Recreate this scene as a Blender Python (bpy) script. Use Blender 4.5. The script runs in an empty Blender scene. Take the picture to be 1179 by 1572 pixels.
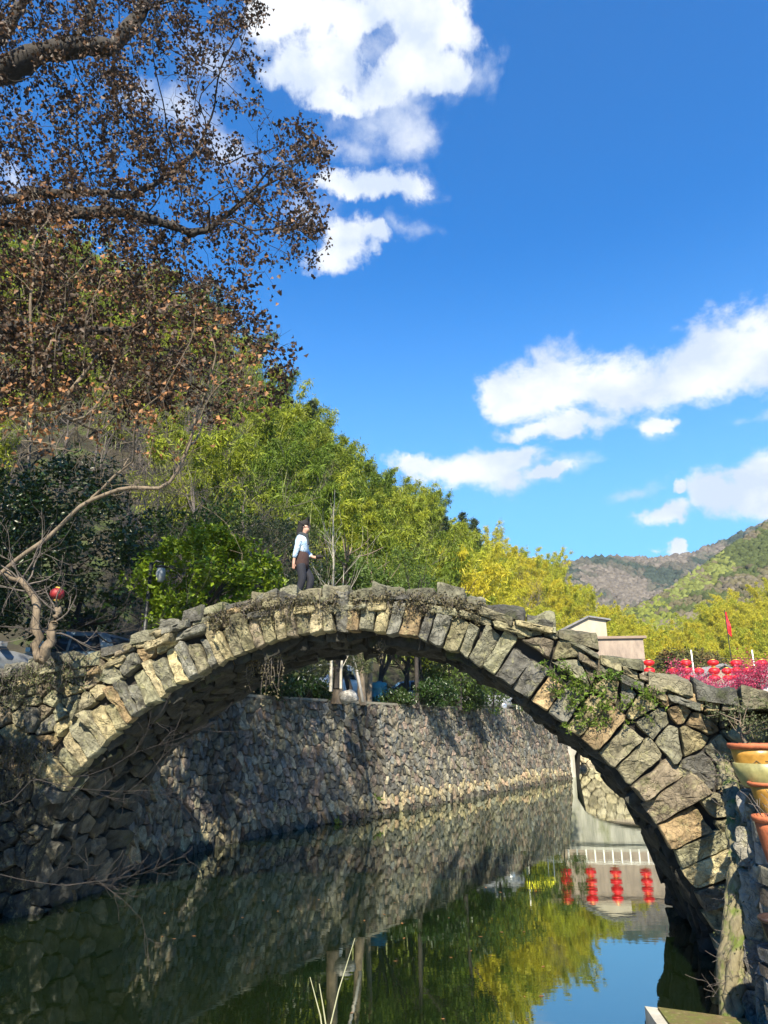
import bpy, bmesh, math, random
import numpy as np
from mathutils import Vector, Matrix, noise
random.seed(7); np.random.seed(7)
SC = bpy.context.scene
C = SC.collection
R = math.radians
# ------------------------------------------------------------------ camera
F_PX = 1100.0; PW, PH = 1179, 1572
PITCH = math.atan(336/F_PX)
cam = bpy.data.cameras.new('camera'); co = bpy.data.objects.new('camera', cam); C.objects.link(co)
cam.sensor_fit = 'VERTICAL'; cam.sensor_height = 24; cam.lens = 24*F_PX/PH
cam.clip_start = 0.1; cam.clip_end = 6000
co.location = (0, 0, 0); co.rotation_euler = (math.pi/2+PITCH, 0, 0)
SC.camera = co
# ------------------------------------------------------------------ light and sky
SUN_AZ = R(4); SUN_EL = R(42)          # azimuth measured from straight behind the camera towards the left
SV = Vector((-math.sin(SUN_AZ)*math.cos(SUN_EL), -math.cos(SUN_AZ)*math.cos(SUN_EL), math.sin(SUN_EL)))
sl = bpy.data.lights.new('sun', 'SUN'); sl.energy = 5.0; sl.angle = R(0.6); sl.color = (1, .90, .72)
so = bpy.data.objects.new('sun', sl); C.objects.link(so); so.rotation_euler = (-SV).to_track_quat('-Z', 'Y').to_euler()
SC.view_settings.view_transform = 'Standard'; SC.view_settings.look = 'None'
SC.view_settings.exposure = 1.40; SC.view_settings.gamma = 1.0
H = 3.2                                  # eye height over the water
def ray(px, py):
    dx = (px-PW/2)/F_PX; dy = -(py-PH/2)/F_PX; c, s = math.cos(PITCH), math.sin(PITCH)
    return Vector((dx, c-s*dy, s+c*dy))
def P(px, py, Y):                        # real point at ground distance Y
    q = ray(px, py); return q*(Y/q.y)
def PZ(px, py, z):
    q = ray(px, py); return q*(z/q.z)

w = bpy.data.worlds.new('World'); SC.world = w; w.use_nodes = True
def build_world():
    nt = w.node_tree; N = nt.nodes; L = nt.links; N.clear()
    out = N.new('ShaderNodeOutputWorld'); bg = N.new('ShaderNodeBackground'); L.new(bg.outputs[0], out.inputs[0])
    sky = N.new('ShaderNodeTexSky'); sky.sky_type = 'NISHITA'; sky.sun_disc = False
    sky.sun_elevation = SUN_EL; sky.sun_rotation = math.atan2(SV.x, SV.y); sky.air_density = 1.0; sky.dust_density = 0.35; sky.ozone_density = 2.6; sky.altitude = 300
    def M(op, a, b=None, c=None):
        n = N.new('ShaderNodeMath'); n.operation = op
        for i, v in enumerate((a, b, c)):
            if v is None: continue
            if isinstance(v, (int, float)): n.inputs[i].default_value = v
            else: L.new(v, n.inputs[i])
        return n.outputs[0]
    hs = N.new('ShaderNodeHueSaturation'); hs.inputs['Saturation'].default_value = 2.15; hs.inputs['Value'].default_value = 1.3; hs.inputs['Hue'].default_value = 0.505
    L.new(sky.outputs[0], hs.inputs['Color'])
    tc = N.new('ShaderNodeTexCoord'); sp = N.new('ShaderNodeSeparateXYZ'); L.new(tc.outputs['Generated'], sp.inputs[0])
    az = M('ARCTAN2', sp.outputs[0], sp.outputs[1]); el = M('ARCSINE', sp.outputs[2])
    cb = N.new('ShaderNodeCombineXYZ'); L.new(az, cb.inputs[0]); L.new(el, cb.inputs[1])
    def NZ(scale, det, rough, vec, w4=0, dist=0):
        n = N.new('ShaderNodeTexNoise'); n.inputs['Scale'].default_value = scale; n.inputs['Detail'].default_value = det
        n.inputs['Roughness'].default_value = rough; n.inputs['Distortion'].default_value = dist
        mp = N.new('ShaderNodeMapping'); mp.inputs['Location'].default_value = (w4, w4*.7, 0); mp.inputs['Scale'].default_value = (1, 1.45, 1)
        L.new(vec, mp.inputs[0]); L.new(mp.outputs[0], n.inputs['Vector']); return n.outputs[0]
    wn = N.new('ShaderNodeTexNoise'); wn.inputs['Scale'].default_value = 7; wn.inputs['Detail'].default_value = 6; wn.inputs['Roughness'].default_value = .6; L.new(cb.outputs[0], wn.inputs['Vector'])
    w1 = N.new('ShaderNodeVectorMath'); w1.operation = 'SUBTRACT'; L.new(wn.outputs['Color'], w1.inputs[0]); w1.inputs[1].default_value = (.5,.5,.5)
    w2 = N.new('ShaderNodeVectorMath'); w2.operation = 'MULTIPLY'; L.new(w1.outputs[0], w2.inputs[0]); w2.inputs[1].default_value = (.16,.10,0)
    w3 = N.new('ShaderNodeVectorMath'); w3.operation = 'ADD'; L.new(cb.outputs[0], w3.inputs[0]); L.new(w2.outputs[0], w3.inputs[1])
    n1 = NZ(5.5, 12, .66, cb.outputs[0], 3.1, .25); n2 = NZ(15, 6, .6, cb.outputs[0], 9.4, .4)
    # (px, py, radius x, radius y) -> directions of real clouds
    blobs = [(420,25,60,70),(470,20,80,75),(500,95,75,60),(455,120,50,40),(560,15,90,42),(640,10,80,45),(668,60,62,70),(640,115,80,48),(570,135,70,38),(690,125,45,40),(510,150,60,30),
             (575,285,72,30),(530,290,40,22),(535,372,58,38),(505,395,40,28),(588,362,34,16),
             (800,600,60,42),(850,585,75,60),(910,590,90,68),(980,590,100,62),(1050,572,110,62),(1120,552,110,68),(1190,540,110,70),(1260,530,110,60),(815,652,60,16),(880,648,70,24),(1010,660,40,14),
             (650,712,60,22),(705,722,70,30),(760,712,66,40),(790,690,34,20),(845,709,28,10),
             (1015,795,40,16),(1045,762,14,9),(1110,772,56,34),(1165,765,70,48),(1225,750,80,60),(1025,842,20,10),
             (-200,200,200,120),(1500,300,240,130),(1500,620,200,60),(-350,500,200,80)]
    wisps = [(580,75,80,60),(560,190,95,45),(620,215,60,34),(600,165,110,30),(540,230,60,30),(610,285,50,30),(330,100,60,60),(345,235,60,34),(260,170,70,40),(620,345,36,22),(470,330,60,40),(730,120,30,40),(940,560,120,40),(870,640,110,30),(1010,660,50,24),(840,710,50,16),(1170,650,40,14),(970,760,60,14)]
    def azel(px, py):
        q = ray(px, py).normalized(); return math.atan2(q.x, q.y), math.asin(q.z)
    def blob(b):
        a0, e0 = azel(b[0], b[1]); a1, _ = azel(b[0]+b[2], b[1]); _, e1 = azel(b[0], b[1]-b[3])
        m = N.new('ShaderNodeMapping'); m.vector_type = 'TEXTURE'
        m.inputs['Location'].default_value = (a0, e0, 0); m.inputs['Scale'].default_value = (max(a1-a0, .01)*1.25, max(e1-e0, .008)*1.25, 1)
        L.new(w3.outputs[0], m.inputs[0]); l = N.new('ShaderNodeVectorMath'); l.operation = 'LENGTH'; L.new(m.outputs[0], l.inputs[0])
        return M('SUBTRACT', 1.0, l.outputs['Value'])
    acc = None
    for b in blobs:
        v = blob(b); acc = v if acc is None else M('SMOOTH_MAX', acc, v, .25)
    acc = M('MAXIMUM', acc, -1.2)
    acw = None
    for b in wisps:
        v = blob(b); acw = v if acw is None else M('SMOOTH_MAX', acw, v, .25)
    acw = M('MAXIMUM', acw, -1.2)
    fine = M('MULTIPLY', M('SUBTRACT', n2, .5), .9)
    d = M('ADD', M('ADD', M('MULTIPLY', acc, .95), M('MULTIPLY', M('SUBTRACT', n1, .5), 1.9)), fine)
    dw = M('ADD', M('ADD', M('MULTIPLY', acw, .75), M('MULTIPLY', M('SUBTRACT', n1, .52), 2.4)), fine)
    mr = N.new('ShaderNodeMapRange'); mr.interpolation_type = 'SMOOTHSTEP'; mr.inputs['From Min'].default_value = .02; mr.inputs['From Max'].default_value = .48
    L.new(d, mr.inputs['Value'])
    mw = N.new('ShaderNodeMapRange'); mw.interpolation_type = 'SMOOTHSTEP'; mw.inputs['From Min'].default_value = -.05; mw.inputs['From Max'].default_value = .95; mw.inputs['To Max'].default_value = .8
    L.new(dw, mw.inputs['Value']); cover = M('MAXIMUM', mr.outputs[0], mw.outputs[0])
    hz_ = N.new('ShaderNodeMapRange'); hz_.interpolation_type = 'SMOOTHSTEP'; hz_.inputs['From Min'].default_value = .68; hz_.inputs['From Max'].default_value = .0; hz_.inputs['To Max'].default_value = .80; L.new(el, hz_.inputs['Value'])
    skc = N.new('ShaderNodeMix'); skc.data_type = 'RGBA'; L.new(hz_.outputs[0], skc.inputs['Factor']); L.new(hs.outputs[0], skc.inputs['A']); skc.inputs['B'].default_value = (1.9, 4.0, 6.3, 1)
    # cloud body: white tops, faintly blue grey where thick and low
    sh = N.new('ShaderNodeMapRange'); sh.inputs['From Min'].default_value = .40; sh.inputs['From Max'].default_value = .62; L.new(NZ(9, 5, .55, cb.outputs[0], 5.5), sh.inputs['Value'])
    cc = N.new('ShaderNodeMix'); cc.data_type = 'RGBA'; cc.inputs['A'].default_value = (3.5, 3.95, 4.7, 1); cc.inputs['B'].default_value = (5.2, 5.3, 5.4, 1)
    L.new(sh.outputs[0], cc.inputs['Factor'])
    mx = N.new('ShaderNodeMix'); mx.data_type = 'RGBA'; L.new(M('MULTIPLY', cover, .96), mx.inputs['Factor'])
    L.new(skc.outputs['Result'], mx.inputs['A']); L.new(cc.outputs['Result'], mx.inputs['B'])
    L.new(mx.outputs['Result'], bg.inputs['Color']); bg.inputs['Strength'].default_value = 0.083
build_world()

# ------------------------------------------------------------------ helpers
def tag(o, label=None, cat=None, group=None, kind=None):
    if label: o['label'] = label
    if cat: o['category'] = cat
    if group: o['group'] = group
    if kind: o['kind'] = kind
    return o
def empty(name, loc=(0,0,0), rz=0, **k):
    o = bpy.data.objects.new(name, None); C.objects.link(o); o.location = loc; o.rotation_euler = (0,0,rz); o.empty_display_size = .2
    return tag(o, **k)
def link(name, me, mat=None, parent=None, **k):
    o = bpy.data.objects.new(name, me); C.objects.link(o)
    if mat is not None and len(me.materials) == 0: me.materials.append(mat)
    if parent: o.parent = parent
    return tag(o, **k)
def copy_tree(o, parent=None):
    c = o.copy(); C.objects.link(c); c.parent = parent
    for ch in list(o.children): copy_tree(ch, c)
    return c
class MB:
    """collects vertices and faces (with one colour per piece) and links them as ONE mesh object"""
    def __init__(s): s.v = []; s.f = []; s.c = []
    def add(s, v, f, col=(1,1,1)):
        o = len(s.v); s.v.extend([tuple(p) for p in v]); s.f.extend([tuple(i+o for i in q) for q in f]); s.c.extend([col]*len(v)); return s
    def box(s, a, b, col=(1,1,1), M=None):
        x0,y0,z0 = a; x1,y1,z1 = b
        v = [Vector(p) for p in ((x0,y0,z0),(x1,y0,z0),(x1,y1,z0),(x0,y1,z0),(x0,y0,z1),(x1,y0,z1),(x1,y1,z1),(x0,y1,z1))]
        if M is not None: v = [M @ p for p in v]
        return s.add(v, [(3,2,1,0),(4,5,6,7),(0,1,5,4),(1,2,6,5),(2,3,7,6),(3,0,4,7)], col)
    def tube(s, pts, rad, n=6, col=(1,1,1), cap=True):
        pts = [Vector(p) for p in pts]
        if isinstance(rad, (int, float)): rad = [rad]*len(pts)
        v = []; f = []; up = Vector((.13,.21,.97)).normalized()
        for i, p in enumerate(pts):
            d = (pts[min(i+1,len(pts)-1)]-pts[max(i-1,0)])
            if d.length < 1e-9: d = Vector((0,0,1))
            d.normalize(); a = d.cross(up)
            if a.length < .1: a = d.cross(Vector((1,0,0)))
            a.normalize(); b = d.cross(a)
            for k in range(n):
                t = 2*math.pi*k/n; v.append(p+(a*math.cos(t)+b*math.sin(t))*rad[i])
            if i:
                o = (i-1)*n
                for k in range(n): f.append((o+k, o+(k+1)%n, o+n+(k+1)%n, o+n+k))
        if cap: f.append(tuple(range(n))[::-1]); f.append(tuple(range((len(pts)-1)*n, len(pts)*n)))
        return s.add(v, f, col)
    def lathe(s, prof, cx=0, cy=0, n=20, col=(1,1,1), M=None):
        v = []; f = []
        for r, z in prof:
            for k in range(n):
                t = 2*math.pi*k/n; p = Vector((cx+r*math.cos(t), cy+r*math.sin(t), z)); v.append(M @ p if M is not None else p)
        for i in range(len(prof)-1):
            for k in range(n): f.append((i*n+k, i*n+(k+1)%n, (i+1)*n+(k+1)%n, (i+1)*n+k))
        return s.add(v, f, col)
    def mesh(s, name, smooth=False):
        return npmesh(name, np.array(s.v, dtype=np.float32).reshape(-1,3), s.f, np.array(s.c, dtype=np.float32).reshape(-1,3), smooth)
    def build(s, name, mat, parent=None, smooth=False, **k):
        return link(name, s.mesh(name, smooth), mat, parent, **k)
def npmesh(name, v, faces, col=None, smooth=False):
    me = bpy.data.meshes.new(name)
    if isinstance(faces, np.ndarray):
        n = len(faces); k = faces.shape[1]
        me.vertices.add(len(v)); me.vertices.foreach_set('co', np.asarray(v, np.float32).ravel())
        me.loops.add(n*k); me.loops.foreach_set('vertex_index', faces.astype(np.int32).ravel())
        me.polygons.add(n); me.polygons.foreach_set('loop_start', np.arange(0, n*k, k, dtype=np.int32)); me.polygons.foreach_set('loop_total', np.full(n, k, np.int32))
        me.update(calc_edges=True)
    else:
        me.from_pydata([tuple(float(x) for x in p) for p in v], [], faces); me.update()
    if col is not None and len(col):
        a = me.color_attributes.new('Col', 'FLOAT_COLOR', 'POINT')
        cc = np.ones((len(v), 4), np.float32); cc[:, :3] = col; a.data.foreach_set('color', cc.ravel())
    if smooth: me.polygons.foreach_set('use_smooth', np.ones(len(me.polygons), bool))
    return me

# ------------------------------------------------------------------ materials
def newmat(name):
    m = bpy.data.materials.new(name); m.use_nodes = True; nt = m.node_tree
    return m, nt, nt.nodes, nt.links, nt.nodes['Principled BSDF']
def mixc(N, L, fac, a, b, mode='MIX'):
    n = N.new('ShaderNodeMix'); n.data_type = 'RGBA'; n.blend_type = mode
    for k, v in (('Factor', fac), ('A', a), ('B', b)):
        if isinstance(v, (int, float)): n.inputs[k].default_value = v
        elif isinstance(v, tuple): n.inputs[k].default_value = (*v[:3], 1)
        else: L.new(v, n.inputs[k])
    return n.outputs['Result']
def ntex(N, L, scale, det=5, rough=.6, dist=0, coord='Object', vscale=None, loc=None):
    tc = N.new('ShaderNodeTexCoord'); n = N.new('ShaderNodeTexNoise'); n.inputs['Scale'].default_value = scale; n.inputs['Detail'].default_value = det
    n.inputs['Roughness'].default_value = rough; n.inputs['Distortion'].default_value = dist
    mp = N.new('ShaderNodeMapping')
    if vscale: mp.inputs['Scale'].default_value = vscale
    if loc: mp.inputs['Location'].default_value = loc
    L.new(tc.outputs[coord], mp.inputs[0]); L.new(mp.outputs[0], n.inputs['Vector']); return n.outputs[0]
def ramp(N, L, x, lo, hi, a=0., b=1.):
    n = N.new('ShaderNodeMapRange'); n.inputs['From Min'].default_value = lo; n.inputs['From Max'].default_value = hi
    n.inputs['To Min'].default_value = a; n.inputs['To Max'].default_value = b; L.new(x, n.inputs['Value']); return n.outputs[0]
def simple(name, col, rough=.6, metal=0, var=.15, vs=6, bump=0, bs=30):
    m, nt, N, L, b = newmat(name)
    c = mixc(N, L, ramp(N, L, ntex(N, L, vs), .3, .7), tuple(x*(1-var) for x in col), tuple(min(x*(1+var), 1) for x in col))
    L.new(c, b.inputs['Base Color']); b.inputs['Roughness'].default_value = rough; b.inputs['Metallic'].default_value = metal
    if bump:
        bp = N.new('ShaderNodeBump'); bp.inputs['Strength'].default_value = bump; bp.inputs['Distance'].default_value = .02; L.new(ntex(N, L, bs), bp.inputs['Height']); L.new(bp.outputs[0], b.inputs['Normal'])
    return m
def attr(N, name='Col'):
    a = N.new('ShaderNodeAttribute'); a.attribute_name = name; return a.outputs['Color']
def stone_mat(name, lichen=.5, moss=.2, bumpd=.03, sc=1.0):
    m, nt, N, L, b = newmat(name)
    base = attr(N)
    mott = ramp(N, L, ntex(N, L, 5*sc, 8, .65), .32, .68, .42, 1.55)
    c = mixc(N, L, 1.0, base, mott, 'MULTIPLY')
    c = mixc(N, L, ramp(N, L, ntex(N, L, 3.1*sc, 7, .7, .5, loc=(4,1,2)), .54, .68, 0, .82), c, (.028,.026,.02))          # dark weather stain
    c = mixc(N, L, ramp(N, L, ntex(N, L, 7*sc, 9, .72, loc=(9,3,5)), .60-.1*lichen, .72-.1*lichen, 0, .8*min(1, lichen*1.4)), c, (.29,.275,.14))    # pale yellow lichen
    c = mixc(N, L, ramp(N, L, ntex(N, L, 24*sc, 5, .7, loc=(2,8,1)), .66, .72, 0, .5*lichen), c, (.38,.38,.31))
    c = mixc(N, L, ramp(N, L, ntex(N, L, 2.2*sc, 8, .7, loc=(7,7,3)), .60-.12*moss, .74-.12*moss, 0, .8), c, (.045,.055,.013))
    L.new(c, b.inputs['Base Color']); b.inputs['Roughness'].default_value = .88; b.inputs['Specular IOR Level'].default_value = .25
    bp = N.new('ShaderNodeBump'); bp.inputs['Strength'].default_value = 1.0; bp.inputs['Distance'].default_value = bumpd
    tc = N.new('ShaderNodeTexCoord'); vo = N.new('ShaderNodeTexVoronoi'); vo.feature = 'DISTANCE_TO_EDGE'; vo.inputs['Scale'].default_value = 5.5*sc
    vm = N.new('ShaderNodeVectorMath'); vm.operation = 'ADD'; nn_ = N.new('ShaderNodeTexNoise'); nn_.inputs['Scale'].default_value = 6; nn_.inputs['Detail'].default_value = 4; L.new(tc.outputs['Object'], nn_.inputs['Vector']); L.new(tc.outputs['Object'], vm.inputs[0])
    sc_ = N.new('ShaderNodeVectorMath'); sc_.operation = 'SCALE'; sc_.inputs['Scale'].default_value = .35; L.new(nn_.outputs['Color'], sc_.inputs[0]); L.new(sc_.outputs[0], vm.inputs[1]); L.new(vm.outputs[0], vo.inputs['Vector'])
    cr = ramp(N, L, vo.outputs['Distance'], 0, .10, 0, .28); ad = N.new('ShaderNodeMath'); ad.operation = 'ADD'; L.new(ntex(N, L, 9*sc, 12, .74, .3), ad.inputs[0]); L.new(cr, ad.inputs[1])
    L.new(ad.outputs[0], bp.inputs['Height']); L.new(bp.outputs[0], b.inputs['Normal'])
    return m
def leaf_mat(name, c1, c2, c3=None, trans=.35, rough=.55, spec=.3):
    m, nt, N, L, b = newmat(name)
    oi = N.new('ShaderNodeObjectInfo')
    c = mixc(N, L, oi.outputs['Random'], c1, c2)
    if c3: c = mixc(N, L, ramp(N, L, ntex(N, L, .8, 3), .5, .65), c, c3)
    c = mixc(N, L, 1.0, c, attr(N), 'MULTIPLY')
    L.new(c, b.inputs['Base Color']); b.inputs['Roughness'].default_value = rough; b.inputs['Specular IOR Level'].default_value = spec
    t = N.new('ShaderNodeBsdfTranslucent'); L.new(c, t.inputs[0]); mx = N.new('ShaderNodeMixShader'); mx.inputs[0].default_value = trans
    L.new(b.outputs[0], mx.inputs[1]); L.new(t.outputs[0], mx.inputs[2]); L.new(mx.outputs[0], N['Material Output'].inputs[0])
    return m
def bark_mat(name, c1, c2, sc=8):
    m, nt, N, L, b = newmat(name)
    c = mixc(N, L, ramp(N, L, ntex(N, L, sc, 8, .7, vscale=(1,1,.4)), .35, .65), c1, c2)
    L.new(c, b.inputs['Base Color']); b.inputs['Roughness'].default_value = .9
    bp = N.new('ShaderNodeBump'); bp.inputs['Strength'].default_value = .8; bp.inputs['Distance'].default_value = .02; L.new(ntex(N, L, sc*3, 8, .7, vscale=(1,1,.3)), bp.inputs['Height']); L.new(bp.outputs[0], b.inputs['Normal'])
    return m
M_BR = stone_mat('bridge_stone', .62, .22, .06)
M_COP = stone_mat('mossy_coping_stone', .35, .55, .05)
M_AB = stone_mat('damp_stone', .05, .20, .035)  # damp stone; the shade under the arch is put into its palette
M_WALL = stone_mat('wall_stone', .30, .08, .05, 1.1)
M_CORE = simple('dark_earth_core', (.022,.019,.015), .95)
M_BARK_D = bark_mat('dark_bark', (.012,.010,.008), (.042,.034,.028))
M_BARK_P = bark_mat('pale_bark', (.085,.064,.042), (.20,.155,.105))
M_TWIG = bark_mat('grey_twig', (.06,.05,.042), (.14,.118,.10))
M_WHITEBARK = bark_mat('white_bark', (.28,.25,.20), (.44,.41,.34))
M_CULM = bark_mat('bamboo_culm', (.16,.19,.06), (.30,.30,.12))
M_LF_BROWN = leaf_mat('dry_brown_leaf', (0.056,0.035,0.021), (0.056,0.035,0.021), trans=.25)
M_LF_ORANGE = leaf_mat('dry_orange_leaf', (.29,.14,.058), (.29,.14,.058), trans=.3)
M_BAMBOO_G = leaf_mat('green_bamboo_leaf', (.10,.16,.014), (.28,.31,.022), trans=.4)
M_BAMBOO_Y = leaf_mat('yellow_bamboo_leaf', (.50,.43,.03), (.34,.37,.03), trans=.4)
M_EVERG = leaf_mat('dark_evergreen_leaf', (00.018,00.044,00.006), (00.031,00.056,00.009), trans=.2, rough=.35, spec=.5)
M_BRIGHT = leaf_mat('bright_shrub_leaf', (00.160,00.230,00.013), (00.160,00.230,00.013), trans=.35, rough=.4)
M_CONIF = leaf_mat('conifer_needle', (00.026,00.054,00.019), (00.048,00.070,00.028), trans=.2)
M_GREYSHRUB = leaf_mat('grey_green_leaf', (00.096,00.107,00.045), (00.074,00.090,00.034), trans=.3)
M_BROWNTREE = leaf_mat('russet_green_leaf', (00.138,00.123,00.037), (00.094,00.109,00.025), (00.173,00.101,00.032), trans=.3)
M_FERN = leaf_mat('fern_leaf', (00.087,00.152,00.017), (00.112,00.164,00.017), trans=.35)
M_PINK = leaf_mat('pink_blossom', (0.527,0.062,0.136), (0.465,0.074,0.155), trans=.4)
M_DRY = leaf_mat('dry_vine', (.12,.10,.05), (.09,.085,.04), trans=.2)

# ------------------------------------------------------------------ dry stone masonry
def clip(poly, nx, ny, d):
    out = []; n = len(poly)
    for i in range(n):
        a = poly[i]; b = poly[(i+1) % n]; da = a[0]*nx+a[1]*ny-d; db = b[0]*nx+b[1]*ny-d
        if da <= 0: out.append(a)
        if (da < 0 < db) or (db < 0 < da):
            t = da/(da-db); out.append((a[0]+(b[0]-a[0])*t, a[1]+(b[1]-a[1])*t))
    return out
def voronoi(seeds, rad):
    S = np.array(seeds); polys = []
    for i in range(len(S)):
        x, y = S[i]; d = np.hypot(S[:,0]-x, S[:,1]-y); idx = np.argsort(d)[1:19]
        p = [(x-rad,y-rad),(x+rad,y-rad),(x+rad,y+rad),(x-rad,y+rad)]
        for j in idx:
            if d[j] > 2*rad*1.5: break
            nx, ny = S[j][0]-x, S[j][1]-y
            p = clip(p, nx, ny, nx*(x+S[j][0])/2+ny*(y+S[j][1])/2)
            if len(p) < 3: break
        polys.append(p)
    return polys
def seeds_grid(x0, x1, y0, y1, sx, sy, jit=.42, drop=.1):
    out = []; j = 0; y = y0
    while y < y1:
        x = x0+(sx*.5 if j % 2 else 0)
        while x < x1:
            if random.random() > drop: out.append((x+random.uniform(-jit,jit)*sx, y+random.uniform(-jit,jit)*sy))
            x += sx
        y += sy; j += 1
    return out
def parea(p): return .5*sum(p[i][0]*p[(i+1)%len(p)][1]-p[(i+1)%len(p)][0]*p[i][1] for i in range(len(p)))
def resample(p, n):
    q = [Vector((a[0], a[1])) for a in p]; L = [(q[(i+1)%len(q)]-q[i]).length for i in range(len(q))]; T = sum(L); out = []
    i = 0; acc = 0
    for k in range(n):
        t = T*k/n
        while acc+L[i] < t and i < len(q)-1: acc += L[i]; i += 1
        out.append(q[i].lerp(q[(i+1)%len(q)], min(1, (t-acc)/max(L[i], 1e-9))))
    return out
def stone(mb, poly, mp, col, h=.09, back=.22, gap=.018, n=16, rnd=.5, rough=.014):
    if len(poly) < 3: return
    A = parea(poly)
    if abs(A) < .004: return
    if A < 0: poly = poly[::-1]
    n = max(n, 8); q = resample(poly, n); cx = sum(a.x for a in q)/n; cy = sum(a.y for a in q)/n; c = Vector((cx, cy))
    size = math.sqrt(abs(A))
    for _ in range(1 if rnd < .4 else 2):                        # rounded corners
        q = [q[i]*(1-rnd*.5)+(q[i-1]+q[(i+1)%n])*(rnd*.25) for i in range(n)]
    q = [c+(a-c)*max(.3, 1-gap/max((a-c).length, .02)) for a in q]
    s = random.random()*100; tx, ty = random.uniform(-.35,.35), random.uniform(-.35,.35); h = h*random.uniform(.65,1.35); off = random.uniform(-.35,.35)*h
    V = []; Fc = []
    for sc, hh in ((1.0,-back),(1.0,.15*h),(.99,.72*h),(.94,.95*h),(.68,1.0*h),(.34,1.02*h)):
        for i, a in enumerate(q):
            d = (a-c)*sc; nz = noise.noise(Vector((d.x*3.2/size*.5+s, d.y*3.2/size*.5, hh*8)))
            nf = noise.noise(Vector((d.x*9+s, d.y*9+s, 3)))+.6*noise.noise(Vector((d.x*22+s, d.y*22, 5)))
            g = 1+.11*noise.noise(Vector((math.cos(i/n*6.28)*1.8+s, math.sin(i/n*6.28)*1.8, s)))+.035*noise.noise(Vector((i*1.7, s, 1))) if hh > -back+.01 else 1
            z = hh
            if hh > -.001: z += (tx*d.x+ty*d.y)*.8*(hh/h)+nz*h*.65*(hh/h)+nf*rough*(.4+hh/h)+off
            V.append(mp(c.x+d.x*g, c.y+d.y*g, z))
    V.append(mp(c.x, c.y, h*1.02+noise.noise(Vector((s,0,8)))*h*.4+off))
    for r in range(5):
        for i in range(n): Fc.append((r*n+i, r*n+(i+1)%n, (r+1)*n+(i+1)%n, (r+1)*n+i))
    for i in range(n): Fc.append((5*n+i, 5*n+(i+1)%n, 6*n))
    mb.add(V, Fc, col)
def scol(pal, v=.22):
    c = random.choice(pal); k = random.uniform(1-v, 1+v); return tuple(x*k for x in c)
PAL_BR = [(000.181,000.163,000.105),(000.254,000.217,000.130),(000.130,000.126,000.101),(000.289,000.246,000.137),(000.094,000.090,000.076),(000.210,000.188,000.108),(000.239,000.174,000.094),(000.159,000.152,000.105),(000.166,000.137,000.094),(000.196,000.188,000.119)]
PAL_AB = [(00.042,00.043,00.038),(00.055,00.055,00.047),(00.035,00.040,00.037),(00.064,00.062,00.050)]  # damp stones, darkened further to stand for the shade under the arch
PAL_WALL = [(00.152,00.144,00.118),(00.186,00.171,00.130),(00.122,00.120,00.105),(00.216,00.196,00.142),(00.152,00.125,00.103),(00.118,00.122,00.111),(00.186,00.162,00.118),(00.083,00.081,00.069),(00.196,00.152,00.118),(00.162,00.152,00.105)]

# bridge frame: s along the bridge (right, nearer), n away from the camera
BA = R(12); E_S = Vector((math.cos(BA), -math.sin(BA), 0)); E_N = Vector((math.sin(BA), math.cos(BA), 0)); BD = 12.8036; BT = 3.0
def B(s, wd, z): return E_S*s+E_N*(BD+wd)+Vector((0,0,z))
INTR = [(-9.42,-4.2),(-9.38,-3.2),(-9.22,-2.2),(-8.83,-1.10),(-8.26,-.42),(-7.72,.06),(-7.0,.60),(-6.32,.97),(-5.47,1.37),(-4.7,1.60),(-3.6,1.74),(-2.6,1.66),(-1.54,1.345),(-.76,.90),(-.03,.34),(.66,-.19),(1.22,-.78),(1.66,-1.44),(1.97,-2.08),(2.19,-2.6),(2.35,-3.2),(2.5,-4.2)]
def resamp_line(pts, ds):
    out = [Vector(pts[0])]; 
    P_ = [Vector(p) for p in pts]; fine = []
    for i in range(len(P_)-1):                                   # Catmull-Rom
        p0, p1, p2, p3 = P_[max(i-1,0)], P_[i], P_[i+1], P_[min(i+2,len(P_)-1)]
        for k in range(24):
            t = k/24; fine.append(.5*((2*p1)+(p2-p0)*t+(2*p0-5*p1+4*p2-p3)*t*t+(3*p1-p0-3*p2+p3)*t*t*t))
    fine.append(P_[-1]); acc = 0
    for i in range(1, len(fine)):
        acc += (fine[i]-fine[i-1]).length
        if acc >= ds: out.append(fine[i]); acc = 0
    return out
IN = resamp_line(INTR, .03)
TOPL = [(-15,.2),(-12,.75),(-10.4,1.20),(-9.2,1.42),(-8.35,1.52),(-7.4,1.95),(-6.33,2.24),(-5.14,2.50),(-4.2,2.55),(-3.59,2.55),(-2.6,2.56),(-1.5,2.45),(-.95,2.28),(-.48,2.05),(.0,1.95),(.4,1.82),(.75,1.52),(1.42,1.17),(2.2,.84),(2.9,.60),(3.6,.45),(6,.3)]
def topz(s):
    for i in range(len(TOPL)-1):
        a, b = TOPL[i], TOPL[i+1]
        if a[0] <= s <= b[0]: return a[1]+(b[1]-a[1])*(s-a[0])/(b[0]-a[0])
    return TOPL[0][1] if s < 0 else TOPL[-1][1]
CC = Vector((-3.60,-4.42)); 
INA = sorted([(math.atan2(p.y-CC.y, p.x-CC.x), (p-CC).length) for p in IN])
def rin(a):
    ks = [k[0] for k in INA]; return float(np.interp(a, ks, [k[1] for k in INA]))
RING_T = .74

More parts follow.
